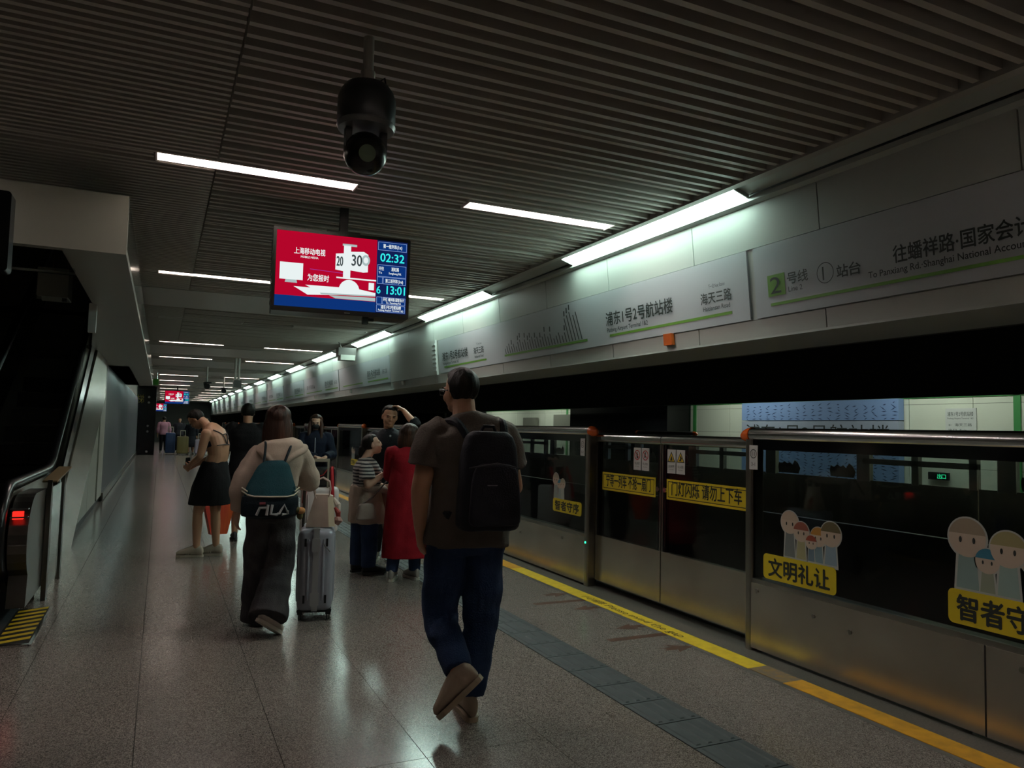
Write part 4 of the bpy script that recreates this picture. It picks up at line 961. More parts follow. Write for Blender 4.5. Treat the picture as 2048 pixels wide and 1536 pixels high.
class Person:
    def __init__(s, label, loc, th, H, skin='tan', build=1.0, vox=.008, J=None, hs=None, hyaw=0, hpitch=0, hroll=0, name='person'):
        s.H, s.b, s.vox = H, build, vox; s.skin = SKINS[skin]
        s.root = thing(name, label, 'person', (loc[0], loc[1], 0), -rad(th)); s.rot = -rad(th); s.loc = loc
        h = H; j = dict(head=(0, .015, .93*h), neck=(0, -.012*h, .845*h), shL=(-.105*h*build, -.005, .812*h), shR=(.105*h*build, -.005, .812*h), elL=(-.14*h*build, -.02, .63*h), elR=(.14*h*build, -.02, .63*h),
                 wrL=(-.145*h*build, .03, .485*h), wrR=(.145*h*build, .03, .485*h), hipL=(-.053*h, 0, .52*h), hipR=(.053*h, 0, .52*h), knL=(-.055*h, .012, .285*h), knR=(.055*h, .012, .285*h),
                 anL=(-.057*h, -.012, .05*h), anR=(.057*h, -.012, .05*h), toeL=(-.12, 1, 0), toeR=(.12, 1, 0), palmL=(1, 0, 0), palmR=(-1, 0, 0))
        j.update(J or {}); s.J = {k: V3(v) for k, v in j.items()}
        s.s = hs or .131*H
        s.pel = (s.J['hipL']+s.J['hipR'])/2
        y, p, r = rad(hyaw), rad(hpitch), rad(hroll)
        M = Matrix.Rotation(-y, 3, 'Z') @ Matrix.Rotation(p, 3, 'X') @ Matrix.Rotation(r, 3, 'Y'); s.hf = (M @ V3((1, 0, 0)), M @ V3((0, 1, 0)), M @ V3((0, 0, 1)))
    def hp(s, x, y, z): return s.J['head']+(s.hf[0]*x+s.hf[1]*y+s.hf[2]*z)*s.s
    def torso(s, grow=0, t0=-.1, t1=1.0, prof=None, depth=1.0, chest=0):
        """rings along the spine; t = 0 at the hips, 1 at the neck base"""
        J = s.J; h = s.H; b = s.b; P = prof or [(-.14, .07, .055), (-.06, .096, .066), (.05, .099, .07), (.22, .09, .063), (.38, .083, .059), (.55, .092, .067), (.72, .101, .07), (.84, .1, .06), (.93, .072, .048), (1.0, .042, .04)]
        sh = (J['shL']+J['shR'])/2; top = J['neck']; mid = s.pel.lerp(sh, .5)+J.get('belly', V3((0, 0, 0)))
        sp0, _ = curve([s.pel, mid, sh, top], [0, 0, 0, 0], 12); cum = [0]
        for i in range(len(sp0)-1): cum.append(cum[-1]+(sp0[i+1]-sp0[i]).length)
        n = 40; spine = []
        for i in range(n+1):
            L_ = cum[-1]*i/n; j = max(k for k in range(len(cum)) if cum[k] <= L_+1e-9); j = min(j, len(sp0)-2)
            spine.append(sp0[j].lerp(sp0[j+1], (L_-cum[j])/max(1e-9, cum[j+1]-cum[j])))
        uh = (J['hipR']-J['hipL']).normalized(); us = (J['shR']-J['shL']).normalized(); R_ = []
        tt = [t for t, _, _ in P if t0 <= t <= t1]
        for t, w, d in P:
            if not (t0 <= t <= t1): continue
            q = max(0, min(1, t))*n; i = min(int(q), n-1); c = spine[i].lerp(spine[i+1], q-i)
            tan = (spine[min(i+1, n)]-spine[max(i-1, 0)]).normalized()
            if t < 0: c = s.pel+(s.pel-spine[1]).normalized()*(-t*(sh-s.pel).length)
            u = uh.lerp(us, max(0, min(1, t))).normalized(); u = (u-tan*u.dot(tan)).normalized(); v = tan.cross(u)
            R_.append((c+v*(chest*math.exp(-((t-.62)/.16)**2)), u*(w*h*b+grow), v*((d*h*b+grow)*depth)))
        return R_
    def hand(s, mb, wr, d, pn, curl=.5, side=1):
        h = s.H; wr, d, pn = V3(wr), V3(d).normalized(), V3(pn); pn = (pn-d*pn.dot(d)).normalized(); sd = d.cross(pn)*side
        L = .05*h
        ringloft(mb, [(wr-d*.01, sd*.016*h, pn*.012*h), (wr+d*L*.35, sd*.02*h, pn*.012*h), (wr+d*L, sd*.024*h, pn*.0095*h)], 12)
        for i, (o, l) in enumerate(((-.0185, .04), (-.0062, .045), (.0062, .043), (.0185, .034))):
            a = wr+d*L*.9+sd*(o*h); r = .0052*h; pts = [a]; dd = d+sd*(o*4); ang = 0
            for k in range(3):
                ang += curl*(.5+.35*k); q = (dd.normalized()*math.cos(ang)+pn*math.sin(ang)); pts.append(pts[-1]+q*(l*h*(.42, .32, .26)[k]))
            limb(mb, pts, [r*1.1, r, r*.95, r*.8], 8, 2)
        a = wr+d*L*.3-sd*(.016*h); limb(mb, [a, a+(d*.6-sd*.8+pn*.3).normalized()*(.022*h), a+(d*.75-sd*.5+pn*.6).normalized()*(.042*h)], [.0075*h, .0062*h, .005*h], 8, 2)
    def body(s, face=True, bare_torso=False):
        J, h, b, q = s.J, s.H, s.b, s.s; mb = MB()
        ringloft(mb, s.torso(0 if bare_torso else -.012), 20)
        for S, sd in (('L', 1), ('R', -1)):
            limb(mb, [J['sh'+S], J['sh'+S].lerp(J['el'+S], .5), J['el'+S]], [.033*h*b, .029*h*b, .024*h*b])
            limb(mb, [J['el'+S], J['el'+S].lerp(J['wr'+S], .35), J['wr'+S]], [.0245*h*b, .0235*h*b, .0155*h])
            s.hand(mb, J['wr'+S], J.get('hd'+S, J['wr'+S]-J['el'+S]), J['palm'+S], J.get('curl'+S, V3((.45, 0, 0))).x, sd)
            limb(mb, [J['hip'+S], J['hip'+S].lerp(J['kn'+S], .5), J['kn'+S]], [.052*h*b, .045*h*b, .032*h*b])
            limb(mb, [J['kn'+S], J['kn'+S].lerp(J['an'+S], .3), J['an'+S]], [.032*h*b, .033*h*b, .02*h])
        hd = s.J['head']; nk = J['neck']
        limb(mb, [nk-V3((0, 0, .03*h)), nk.lerp(s.hp(0, -.12, -.3), .5), s.hp(0, -.1, -.2)], [.036*h*b, .032*h*(.5+.5*b), .034*h])
        f = s.hf; E = lambda c, r: ell(mb, s.hp(*c), tuple(k*q for k in r), f)
        E((0, -.06, .12), (.335, .40, .375)); E((0, .07, -.1), (.285, .325, .37)); E((0, .19, -.36), (.16, .16, .125)); E((0, .0, -.3), (.25, .25, .16))
        E((0, .385, -.06), (.042, .065, .13)); E((0, .41, -.115), (.058, .055, .042)); E((0, .315, .075), (.22, .085, .05))
        for e in (-1, 1):
            E((e*.15, .25, -.14), (.11, .11, .12)); E((e*.325, -.03, -.05), (.04, .075, .125))
        E((0, .365, -.255), (.085, .045, .024)); E((0, .355, -.295), (.075, .045, .026))
        s.bodyo = voxel(mb, s.vox*.75, 'body', s.skin, s.root, 2)
        if face:
            for e in (-1, 1):
                m2 = MB(); ell(m2, s.hp(e*.135, .352, .005), (.052*q, .03*q, .02*q), f, 10, 6); m2.build('eye', mat('eye_dark', '1a1412', .2), s.root, smooth=True, local=True)
                m2 = MB(); ell(m2, s.hp(e*.145, .375, .085), (.075*q, .03*q, .016*q), f, 10, 6); m2.build('eyebrow', HAIRM['black'], s.root, smooth=True, local=True)
            m2 = MB(); ell(m2, s.hp(0, .402, -.276), (.075*q, .018*q, .016*q), f, 12, 6); m2.build('mouth', mat('lip', '8a4f46', .45), s.root, smooth=True, local=True)
        return s
    def hair(s, style, colour, length=.0, wid=1.0, front=0):
        mb = MB(); q = s.s; f = s.hf; n, m = 28, 20; c = s.hp(0, -.06, .11); vs = []
        for i in range(m+1):
            th = PI*(.01+.98*i/m)
            for j in range(n):
                a = 2*PI*j/n; d = (math.sin(th)*math.cos(a), math.sin(th)*math.sin(a), math.cos(th))
                fr = max(0, min(1, (d[1]-.25)/.25))*max(0, min(1, (.62-d[2])/.2)); low = max(0, min(1, ((-.42 if d[1] > .1 else -.78)-d[2])/.2))
                side = max(0, min(1, (d[1]-.0)/.2))*max(0, min(1, (.12-d[2])/.15))*(0 if style in ('long',) else 1)
                k = 1.0-.3*max(fr, side*.9)-.3*low*(1 if style == 'short' else .4)
                k += .03*math.sin(9*a+3*th)
                vs.append(c+(f[0]*(d[0]*.385*wid)+f[1]*(d[1]*.455)+f[2]*(d[2]*.43))*q*k)
        mb.add(vs, [(i*n+j, i*n+(j+1) % n, (i+1)*n+(j+1) % n, (i+1)*n+j) for i in range(m) for j in range(n)]+[tuple(range(n))[::-1], tuple(range(m*n, (m+1)*n))])
        if style in ('long', 'bob'):
            up = V3((0, 0, 1)); base = s.hp(0, -.17, .1); back = V3((f[1].x, f[1].y, 0)).normalized(); rt = V3((f[0].x, f[0].y, 0)).normalized(); R_ = []
            for i in range(7):
                t = i/6; R_.append((base-up*(length*t)-back*(.05*q*t+.1*q*math.sin(t*2.5)), rt*(q*wid*(.36+.06*math.sin(t*3)-.12*t*(style == 'long'))), back*(q*(.3-.12*t))))
            ringloft(mb, R_, 20, 2.2)
            for e in (-1, 1):
                limb(mb, [s.hp(e*.26, .08, .15), s.hp(e*.37, .02+front*.3, -.15), s.hp(e*.38, -.06, -.15)-up*(length*.5)+back*(front*q), s.hp(e*.36, -.1, -.1)-up*(length*(.8+front*.4))+back*(front*1.25*q)], [.09*q, .13*q, .13*q, .07*q], 10)
        if style == 'bun':
            ell(mb, s.hp(0, -.5, -.12), (.2*q, .2*q, .22*q), f); limb(mb, [s.hp(0, -.4, .05), s.hp(0, -.6, -.25), s.hp(0, -.62, -.55)], [.16*q, .16*q, .07*q], 10)
        return voxel(mb, s.vox, 'hair', HAIRM[colour], s.root, 2, wr=.0035, kz=.15, seed=5)
    def top(s, m, sleeve=.6, hem=-.02, grow=.018, depth=1.0, cuff=1.0, name='shirt', collar=True, wr=.005, belly=0, chest=0, long_r=1.0, prof=None):
        J, h, b = s.J, s.H, s.b; mb = MB(); R_ = [r for r in s.torso(grow, -.2, .97, prof, depth, chest)]
        lo = [r for r in R_ if r[0].z > s.pel.z+hem-.001]
        c, u, v = lo[0]; lo = [(V3((c.x, c.y, s.pel.z+hem)), u*1.02, v*1.02)]+lo
        c, u, v = lo[-1]; lo.append((J['neck']+V3((0, 0, .012*h)), u.normalized()*.036*h*(.5+.5*b), v.normalized()*.036*h*(.5+.5*b)))
        ringloft(mb, lo, 28, 2.4)
        for S in 'LR':
            sh, el, wr_ = J['sh'+S], J['el'+S], J['wr'+S]; rin = sh.lerp(s.J['neck'], .3)-V3((0, 0, .028*h)); r0 = .032*h*b+grow*.75
            if sleeve <= 1: limb(mb, [rin, sh, sh.lerp(el, sleeve)], [r0, r0*.98, (.033*h*b+grow)*cuff], 16, ends=False)
            else:
                t = sleeve-1; limb(mb, [rin, sh, sh.lerp(el, .5), el, el.lerp(wr_, t*.5), el.lerp(wr_, t)], [r0, r0*.98, (.032*h*b+grow)*long_r, (.03*h*b+grow)*long_r, (.027*h*b+grow)*long_r, (.019*h*b+grow)*cuff], 16, ends=False)
        return voxel(mb, s.vox, name, m, s.root, 3, wr=wr, kz=.8, seed=int(h*100))
    def trousers(s, m, hem=.03, rk=1.0, rh=1.0, grow=.014, name='trousers', to=1.0, wr=.006, waist=.2):
        J, h, b = s.J, s.H, s.b; mb = MB(); R_ = [r for r in s.torso(grow*.6, -.2, waist)]; ringloft(mb, R_, 24)
        for S in 'LR':
            hp_, kn, an = J['hip'+S], J['kn'+S], J['an'+S]; k0 = .054*h*b+grow; k1 = (.036*h*b+grow)*rk; k2 = (.024*h+grow)*rh
            if to >= 1: P = [hp_+V3((0, 0, .02*h)), hp_.lerp(kn, .45), kn, kn.lerp(an, .5), an+(kn-an).normalized()*(hem-.02)]; rs = [k0, (k0+k1)/2*1.02, k1, (k1+k2)/2, k2]
            else: P = [hp_+V3((0, 0, .02*h)), hp_.lerp(kn, .5*to), hp_.lerp(kn, to)]; rs = [k0, k0*1.0, k0*.98*rk]
            limb(mb, P, rs, 16, ends=False)
        return voxel(mb, s.vox, name, m, s.root, 3, wr=wr, kz=1.6, seed=int(h*77))
    def skirt(s, m, z0, z1, w0, w1, d0, d1, c0=(0, 0), c1=(0, 0), name='skirt', wr=.006, top=None, kz=.15):
        mb = MB(); R_ = []
        for i in range(9):
            t = i/8; R_.append(((c0[0]*(1-t)+c1[0]*t, c0[1]*(1-t)+c1[1]*t, z0*(1-t)+z1*t), (w0+(w1-w0)*math.sin(t*PI/2)**.9, 0, 0), (0, d0+(d1-d0)*math.sin(t*PI/2)**.9, 0)))
        ringloft(mb, R_, 28, 2.15); return voxel(mb, s.vox, name, m, s.root, 2, wr=wr, kz=kz, seed=9)
    def shoe(s, S, m, sole_m, scale=1.0, tall=1.0, stripes=None):
        an = s.J['an'+S]; d = V3(s.J['toe'+S]).normalized(); L = .158*s.H*scale; up = V3((0, 0, 1)); sd = d.cross(up).normalized(); up = sd.cross(d).normalized()
        hz = .05*s.H; o = an-up*hz-d*(L*.26)
        t = thing_part('shoe', s.root)
        W = [(0, .018), (.06, .028), (.2, .034), (.4, .034), (.62, .042), (.8, .043), (.93, .033), (1.0, .014)]
        k = scale*s.H/1.7; Zt = [.068, .095, .105*tall, .1*tall, .078, .057, .045, .028]
        poly = [(a*L, w*k) for a, w in W]+[(a*L, -w*k) for a, w in W[::-1]]
        MBs = MB().prism([(a, b*1.06) for a, b in poly], o, d, sd, up*.024*k)
        mb = MB(); rings = []
        for (a, w), z in zip(W, Zt): rings.append((o+d*(a*L)+up*(.02*k+z*k/2), sd*(w*k*.98), up*(z*k/2)))
        ringloft(mb, rings, 16, 2.05); limb(mb, [o+d*(.24*L)+up*.05*k, o+d*(.24*L)+up*(.1*k*tall)], [.036*k, .034*k], 12, ends=False)
        u = voxel(mb, max(.006, s.vox), 'shoe', m, s.root, 2)
        MBs.build('sole', sole_m, u, local=True)
        if stripes:
            for i in range(3): q = o+d*(L*(.42+.09*i)); MB().tube([q+sd*(.036*k)+up*.03*k, q+up*(.066-.006*i)*k, q-sd*(.036*k)+up*.03*k], .004*k, 6).build('lace', stripes, u, local=True)
        return u
    def shoes(s, m, sm, **k):
        for S in 'LR': s.shoe(S, m, sm, **k)
    def worn(s, name, label, cat):
        return thing(name, label, cat, (s.loc[0], s.loc[1], 0), s.rot)
def thing_part(n, p): return None
def lput(mb, name, m, t, smooth=True): return mb.build(name, m, t, smooth=smooth, local=True)
DENIM = fabric('denim', '2a3c5e', '20304e', b=.3); BLK = fabric('black', '121214', '18181b'); WSOLE = mat('sole_white', 'b4aea2', .6); DSOLE = mat('sole_dark', '1c1a18', .7)

# ---- man with the backpack, walking away
m = Person('man in grey t-shirt and dark jeans walking, wearing a black backpack', (1.49, 3.72), 6, 1.80, 'tan', 1.1, .0085, hs=.236, hyaw=-26, hpitch=-2, J=dict(
    head=(-.05, .025, 1.70), neck=(-.035, -.03, 1.565), shL=(-.192, -.02, 1.475), shR=(.172, -.02, 1.485), elL=(-.262, -.03, 1.185), wrL=(-.243, .035, .965), elR=(.27, .03, 1.19), wrR=(.2, .24, 1.12),
    hipL=(-.098, 0, .93), hipR=(.098, 0, .93), knL=(-.11, .1, .52), anL=(-.075, -.2, .285), knR=(.1, .03, .49), anR=(.04, 0, .09), toeL=(-.55, .28, -.62), toeR=(.0, 1, 0), palmL=(1, .2, 0), hdL=(.15, .1, -1)))
m.body(); m.hair('short', 'black')
m.top(fabric('grey_tee', '625952', '564e48'), .62, -.03, .028, 1.05, 1.15, 't_shirt', wr=.011)
m.trousers(DENIM, .045, 1.1, 1.25, .014, 'jeans', wr=.011)
m.shoes(mat('suede_tan', 'a39280', .8, bump=(50, .1)), mat('sole_tan', 'a3937c', .6), scale=1.04)
lput(MB().tube([m.hp(-.15, .39, .0), m.hp(-.3, .36, .02), m.hp(-.37, .0, .0)], .0035, 6).tube([m.hp(.15, .39, .0), m.hp(.3, .36, .02), m.hp(.37, .0, .0)], .0035, 6).tube([m.hp(-.12, .41, .03), m.hp(.12, .41, .03)], .003, 6).tube([m.hp(-.27, .4, .05), m.hp(-.12, .43, .05), m.hp(-.12, .42, -.08), m.hp(-.26, .4, -.08)], .003, 6, closed=True), 'spectacles', mat('spectacle_frame', '2a2522', .3), m.root)
bp = m.worn('backpack', 'plain black backpack on the back of the man in jeans', 'backpack')
BPM = fabric('backpack', '1d1d24', '24242b', .7, .2)
def soft_box(t, name, c, w, d, h, mt, taper=.86, vox=.009, wr=.004, p=3.2):
    mb = MB(); R_ = []
    for z, k in ((0, .86), (.05, .98), (.2, 1), (.6, .98), (.85, .93), (.95, .82), (1.0, .6)):
        kk = k*(1-(1-taper)*z); R_.append(((c[0], c[1], c[2]+h*z), (w/2*kk, 0, 0), (0, d/2*(k*(1-.25*z)), 0)))
    ringloft(mb, R_, 32, p); return voxel(mb, vox, name, mt, t, 2, wr=wr, seed=4)
soft_box(bp, 'main_body', (.04, -.235, 1.0), .325, .19, .49, BPM, .9)
soft_box(bp, 'front_pocket', (.05, -.325, 1.03), .27, .06, .3, BPM, .92)
for sx in (-1, 1):
    lput(MB().tube(curve([(.04+sx*.1, -.17, 1.46), (.02+sx*.125, -.11, 1.535), (-.0+sx*.14, .06, 1.51), (-.0+sx*.16, .15, 1.36), (.0+sx*.19, .1, 1.15), (.04+sx*.17, -.14, 1.06)], [.02]*6)[0], .022, 8), 'shoulder_strap', BPM, bp)
lput(MB().tube([(.0, -.19, 1.475), (.02, -.2, 1.515), (.07, -.2, 1.515), (.09, -.19, 1.475)], .009, 8), 'top_handle', BPM, bp)
lput(MB().tube([(-.09, -.335, 1.31), (.05, -.352, 1.335), (.17, -.335, 1.31)], .004, 6), 'zip', mat('zip_dark', '2e2d33', .4), bp)
lput(MB().box(.0, .05, -.353, -.349, 1.225, 1.229), 'maker_mark', mat('mark_pale', '6f6f73', .5), bp, False)

# ---- woman in a hoodie with the silver suitcase
w = Person('woman in a beige hoodie and wide dark trousers pushing a silver suitcase', (.82, 5.75), 4, 1.63, 'fair', .92, .008, hyaw=6, hpitch=-8, J=dict(
    head=(-.03, .02, 1.53), neck=(-.015, -.03, 1.365), shL=(-.155, -.02, 1.295), shR=(.125, -.02, 1.295), elL=(-.265, -.06, 1.08), wrL=(-.285, .0, .86), elR=(.225, .1, 1.08), wrR=(.213, .44, 1.035),
    hipL=(-.125, 0, .86), hipR=(.02, 0, .86), knL=(-.12, .13, .46), anL=(-.1, .25, .085), knR=(.02, .05, .45), anR=(-.055, -.15, .165), toeL=(-.1, 1, 0), toeR=(.5, .4, -.42), palmL=(1, .3, 0), palmR=(0, 0, -1), hdR=(0, 1, -.1), curlR=(.9, 0, 0)))
HOOD = fabric('taupe', 'b3a294', 'a59487', .9, .15)
w.body(); w.hair('long', 'brown', .3, 1.12)
w.top(HOOD, 1.93, -.0, .026, 1.1, .95, 'hoodie', wr=.011, long_r=1.06)
mb = MB(); ringloft(mb, [((-.02, -.03, 1.40), (.095, 0, .01), (0, .08, .01)), ((-.02, -.06, 1.37), (.15, 0, .012), (0, .09, 0)), ((-.022, -.095, 1.33), (.17, 0, .02), (0, .06, 0)), ((-.03, -.115, 1.285), (.135, 0, .01), (0, .05, 0)), ((-.038, -.125, 1.235), (.085, 0, 0), (0, .042, 0)), ((-.045, -.125, 1.17), (.02, 0, 0), (0, .02, 0))], 24, 2.0)
limb(mb, [(-.15, .0, 1.345), (-.17, -.08, 1.33), (-.11, -.15, 1.27), (-.045, -.165, 1.19)], [.012, .018, .02, .012], 8); limb(mb, [(.13, .0, 1.345), (.16, -.08, 1.33), (.07, -.15, 1.27), (-.045, -.165, 1.19)], [.012, .022, .02, .012], 8); limb(mb, [(-.12, -.08, 1.37), (-.02, -.13, 1.345), (.1, -.08, 1.37)], [.02, .026, .02], 8)
voxel(mb, .008, 'hood', fabric('taupe_hood', 'b9a899', 'a89788', .9, .15), w.root, 2, wr=.007)
w.trousers(fabric('washed_black', '302e31', '474445', .9, .3), -.01, 1.5, 2.35, .018, 'trousers', wr=.012)
w.shoes(mat('shoe_cream', 'b9aca0', .6), mat('sole_cream', 'c2b8aa', .6))
tbp = w.worn('drawstring_backpack', 'teal backpack with a white stripe and large letters on the hooded woman', 'backpack')
TEAL = fabric('teal', '0f3c44', '0c333b', .7, .2); TEALD = fabric('teal_dark', '101d26', '0d181f', .55, .2)
mb = MB(); ringloft(mb, [((-.08, -.215, .85), (.15, 0, 0), (0, .05, 0)), ((-.08, -.225, .87), (.185, 0, 0), (0, .085, 0)), ((-.08, -.225, .97), (.187, 0, 0), (0, .095, 0)), ((-.075, -.21, 1.05), (.17, 0, 0), (0, .085, 0)), ((-.07, -.195, 1.13), (.14, 0, 0), (0, .065, 0)), ((-.06, -.185, 1.21), (.105, 0, 0), (0, .045, 0)), ((-.06, -.18, 1.24), (.07, 0, 0), (0, .03, 0))], 28, 2.6)
voxel(mb, .008, 'upper_body', TEAL, tbp, 2, wr=.004)
mb = MB(); ringloft(mb, [((-.08, -.22, .84), (.12, 0, 0), (0, .05, 0)), ((-.08, -.228, .865), (.19, 0, 0), (0, .092, 0)), ((-.08, -.23, .95), (.194, 0, 0), (0, .101, 0)), ((-.08, -.226, 1.0), (.188, 0, 0), (0, .099, 0))], 28, 2.6)
voxel(mb, .008, 'lower_pocket', TEALD, tbp, 2, wr=.003)
OFFW = mat('print_offwhite', 'b3ac9a', .6)
lput(MB().tube([(-.235, -.275, 1.01), (-.19, -.322, 1.003), (-.08, -.332, 1.0), (.03, -.322, 1.0), (.08, -.285, 1.008)], .006, 8), 'white_stripe', OFFW, tbp)
for sx, c in ((-1, -.235), (1, .08)):
    for dz in (0, .022): lput(MB().tube([(c-sx*.0, -.285+.0, 1.012+dz), (c+sx*.035, -.235, 1.035+dz)], .005, 6), 'side_stripe', OFFW, tbp)
lput(MB().tube(curve([(.09, -.26, 1.07), (.1, -.24, 1.0), (.108, -.235, .93), (.11, -.23, .9)], [.01]*4)[0], .005, 6), 'drawcord', OFFW, tbp)
PRN = mat('print_grey', 'a2a3a3', .6)
GL = {'F': [[(.02, 0), (.05, .085), (.115, .085)]], 'I': [[(0, 0), (.012, .12)]], 'L': [[(.012, .12), (0, .012), (.06, .004), (.075, .02)]], 'A': [[(0, .012), (.05, .115), (.09, .01), (.03, .004)]]}
xo = -.185
for ch, wd in (('F', .117), ('I', .04), ('L', .08), ('A', .1)):
    for st_ in GL[ch]:
        lput(MB().tube([(xo+a*.68, -.333+.35*(xo+a*.68+.08)**2*4, .875+b*.6) for a, b in st_], .0095, 8), 'letter', PRN, tbp)
    xo += wd*.68
lput(MB().tube([(-.155, -.331, .955), (-.115, -.334, .955)], .009, 8), 'letter_bar', mat('print_red', '6d1f2a', .6), tbp)
lput(MB().box(.035, .042, -.325, -.318, .885, .905), 'small_mark', PRN, tbp, False)
for sx in (-1, 1): lput(MB().tube(curve([(-.06+sx*.07, -.19, 1.23), (-.03+sx*.09, -.13, 1.36), (-.02+sx*.11, .03, 1.35), (-.02+sx*.13, .1, 1.2), (-.05+sx*.17, -.1, .9)], [.01]*5)[0], .009, 8), 'shoulder_cord', TEALD, tbp)
ch = w.worn('bag_charm', 'small orange and olive plush charm hanging from the teal backpack', 'charm')
mb = MB(); ell(mb, (.13, -.26, .895), (.03, .02, .025)); lput(mb, 'head', mat('charm_orange', 'b9834e', .8), ch)
mb = MB(); ell(mb, (.105, -.26, .9), (.025, .02, .022)); ell(mb, (.125, -.25, .86), (.022, .02, .03)); lput(mb, 'body', mat('charm_olive', '55502c', .8), ch)

# ---- person in a strappy top and black skirt
b = Person('person in a strappy navy top and black skirt with head bowed', (.5, 9.22), -58, 1.66, 'tan', .98, .009, hpitch=-52, hyaw=-6, J=dict(
    head=(0, .15, 1.535), neck=(0, -.0, 1.455), shL=(-.16, -.065, 1.385), shR=(.16, -.08, 1.39), elL=(-.2, -.03, 1.13), wrL=(-.1, .14, 1.02), elR=(.2, .0, 1.12), wrR=(.07, .17, 1.02), belly=(0, -.07, 0),
    hipL=(-.085, -.06, .93), hipR=(.085, -.06, .93), knL=(-.08, .035, .48), anL=(-.08, .03, .085), knR=(.08, -.09, .47), anR=(.08, -.115, .085), toeL=(-.25, 1, 0), toeR=(-.2, 1, 0), palmL=(1, 0, .2), palmR=(-1, 0, .2)))
b.body(bare_torso=True); b.hair('short', 'black')
NAVY = fabric('navy_top', '12162a', '0e1120', .7)
R_ = b.torso(.008, 0, 1); R_ = [r for r in R_ if 1.16 < r[0].z < 1.36]
mb = MB(); ringloft(mb, [(R_[0][0]+R_[0][2].normalized()*.03-V3((0, 0, .0)), R_[0][1]*1.01, R_[0][2]*.82), (R_[-1][0].lerp(R_[0][0], .2)+R_[-1][2].normalized()*.035, R_[-1][1]*1.01, R_[-1][2]*.85)], 24)
voxel(mb, .008, 'bralette', NAVY, b.root, 1)
STR = mat('strap_dark', '2a2226', .6)
T = b.torso(.006, 0, 1)
def back(t, x):
    zs = sorted(T, key=lambda r: abs(r[0].z-t))[0]; c, u, v = zs; a = x; return c+u*a-v*math.sqrt(max(.02, 1-abs(a)**2.3))
for A in ([back(1.38, -.75), back(1.3, -.3), back(1.24, -.05)], [back(1.38, .75), back(1.3, .3), back(1.24, .05)], [back(1.36, -.2), back(1.3, .2), back(1.27, .8)], [back(1.24, -.8), back(1.24, 0), back(1.24, .8)], [back(1.19, -.85), back(1.19, 0), back(1.19, .85)]):
    P_, _ = curve([V3(a) for a in A], [1]*3, 5); lput(MB().tube(P_, .006, 6), 'strap', STR, b.root)
b.skirt(BLK, 1.07, .585, .145, .205, .12, .225, (0, -.1), (0, -.055), 'skirt', wr=.008)
b.shoes(mat('sneaker_cream', 'b5a898', .6, bump=(30, .2)), mat('sole_sand', 'b0a394', .6), scale=1.1, stripes=mat('lace_cream', 'c4bbae', .7))
ph = b.worn('phone', 'dark phone held at the waist by the bowed person', 'phone'); lput(MB().rbox(-.02, .06, .235, .245, .965, 1.1, .01, plane='xz'), 'case', BLACKG, ph, False)

# ---- man in black seen from behind
k = Person('man all in black with bare calves seen from behind', (1.03, 10.3), 8, 1.77, 'tan', 1.05, .011, J=dict(elL=(-.25, -.02, 1.1), wrL=(-.3, -.04, .85), palmL=(1, 0, 0), curlL=(.9, 0, 0)))
k.body(face=True); k.hair('short', 'black'); k.top(BLK, .85, -.06, .03, 1.05, 1.2, 't_shirt'); k.trousers(BLK, to=.75, rk=1.25, name='shorts'); k.shoes(mat('shoe_dark', '222226', .6), DSOLE)

# ---- masked woman behind the pale suitcase
n = Person('long haired woman in a navy zip jacket wearing a black mask', (2.03, 10.98), 192, 1.66, 'fair', .95, .0095, hpitch=-14, hyaw=4, J=dict(
    elL=(-.235, .08, 1.09), wrL=(-.15, .42, 1.06), elR=(.2, .1, 1.08), wrR=(-.02, .42, 1.06), palmL=(0, 0, -1), palmR=(0, 0, -1), curlL=(.9, 0, 0), curlR=(.9, 0, 0)))
NV2 = fabric('navy_jacket', '161c2e', '101524', .75)
n.body(); n.hair('long', 'brown', .36, 1.1, .42); n.top(NV2, 1.95, -.02, .026, 1.05, 1.1, 'jacket'); n.trousers(fabric('dark_trousers', '1b1d26', '15161d')); n.shoes(mat('shoe_navy', '1d2430', .6), WSOLE)
mb = MB(); q = n.s
for e, z in ((0, 0),): ell(mb, n.hp(0, .27, -.2), (.25*q, .235*q, .2*q), n.hf)
voxel(mb, .007, 'face_mask', mat('mask_black', '141418', .8), n.root, 1)
zf = [r[0]+r[2]*1.0 for r in n.torso(.03, .05, .9)]
lput(MB().tube([p+V3((0, .004, 0)) for p in zf], .006, 6), 'zip', mat('zip_white', 'a9abb4', .4), n.root)

# ---- short woman in a striped shirt
def stripe_mat():
    mt = bpy.data.materials.new('cloth_stripes'); mt.use_nodes = True; nt = mt.node_tree; N = nt.nodes; L = nt.links; bs = N['Principled BSDF']; bs.inputs['Roughness'].default_value = .85
    t = N.new('ShaderNodeTexCoord'); wv = N.new('ShaderNodeTexWave'); wv.wave_type = 'BANDS'; wv.bands_direction = 'Z'; wv.inputs['Scale'].default_value = 9.5; wv.inputs['Distortion'].default_value = .6; wv.inputs['Detail Scale'].default_value = 2
    L.new(t.outputs['Object'], wv.inputs['Vector']); r = N.new('ShaderNodeValToRGB'); L.new(wv.outputs['Color'], r.inputs['Fac']); e = r.color_ramp.elements; r.color_ramp.interpolation = 'CONSTANT'
    e[0].color = srgb('1f2128'); e[1].position = .45; e[1].color = srgb('a39d98'); L.new(r.outputs['Color'], bs.inputs['Base Color']); return mt
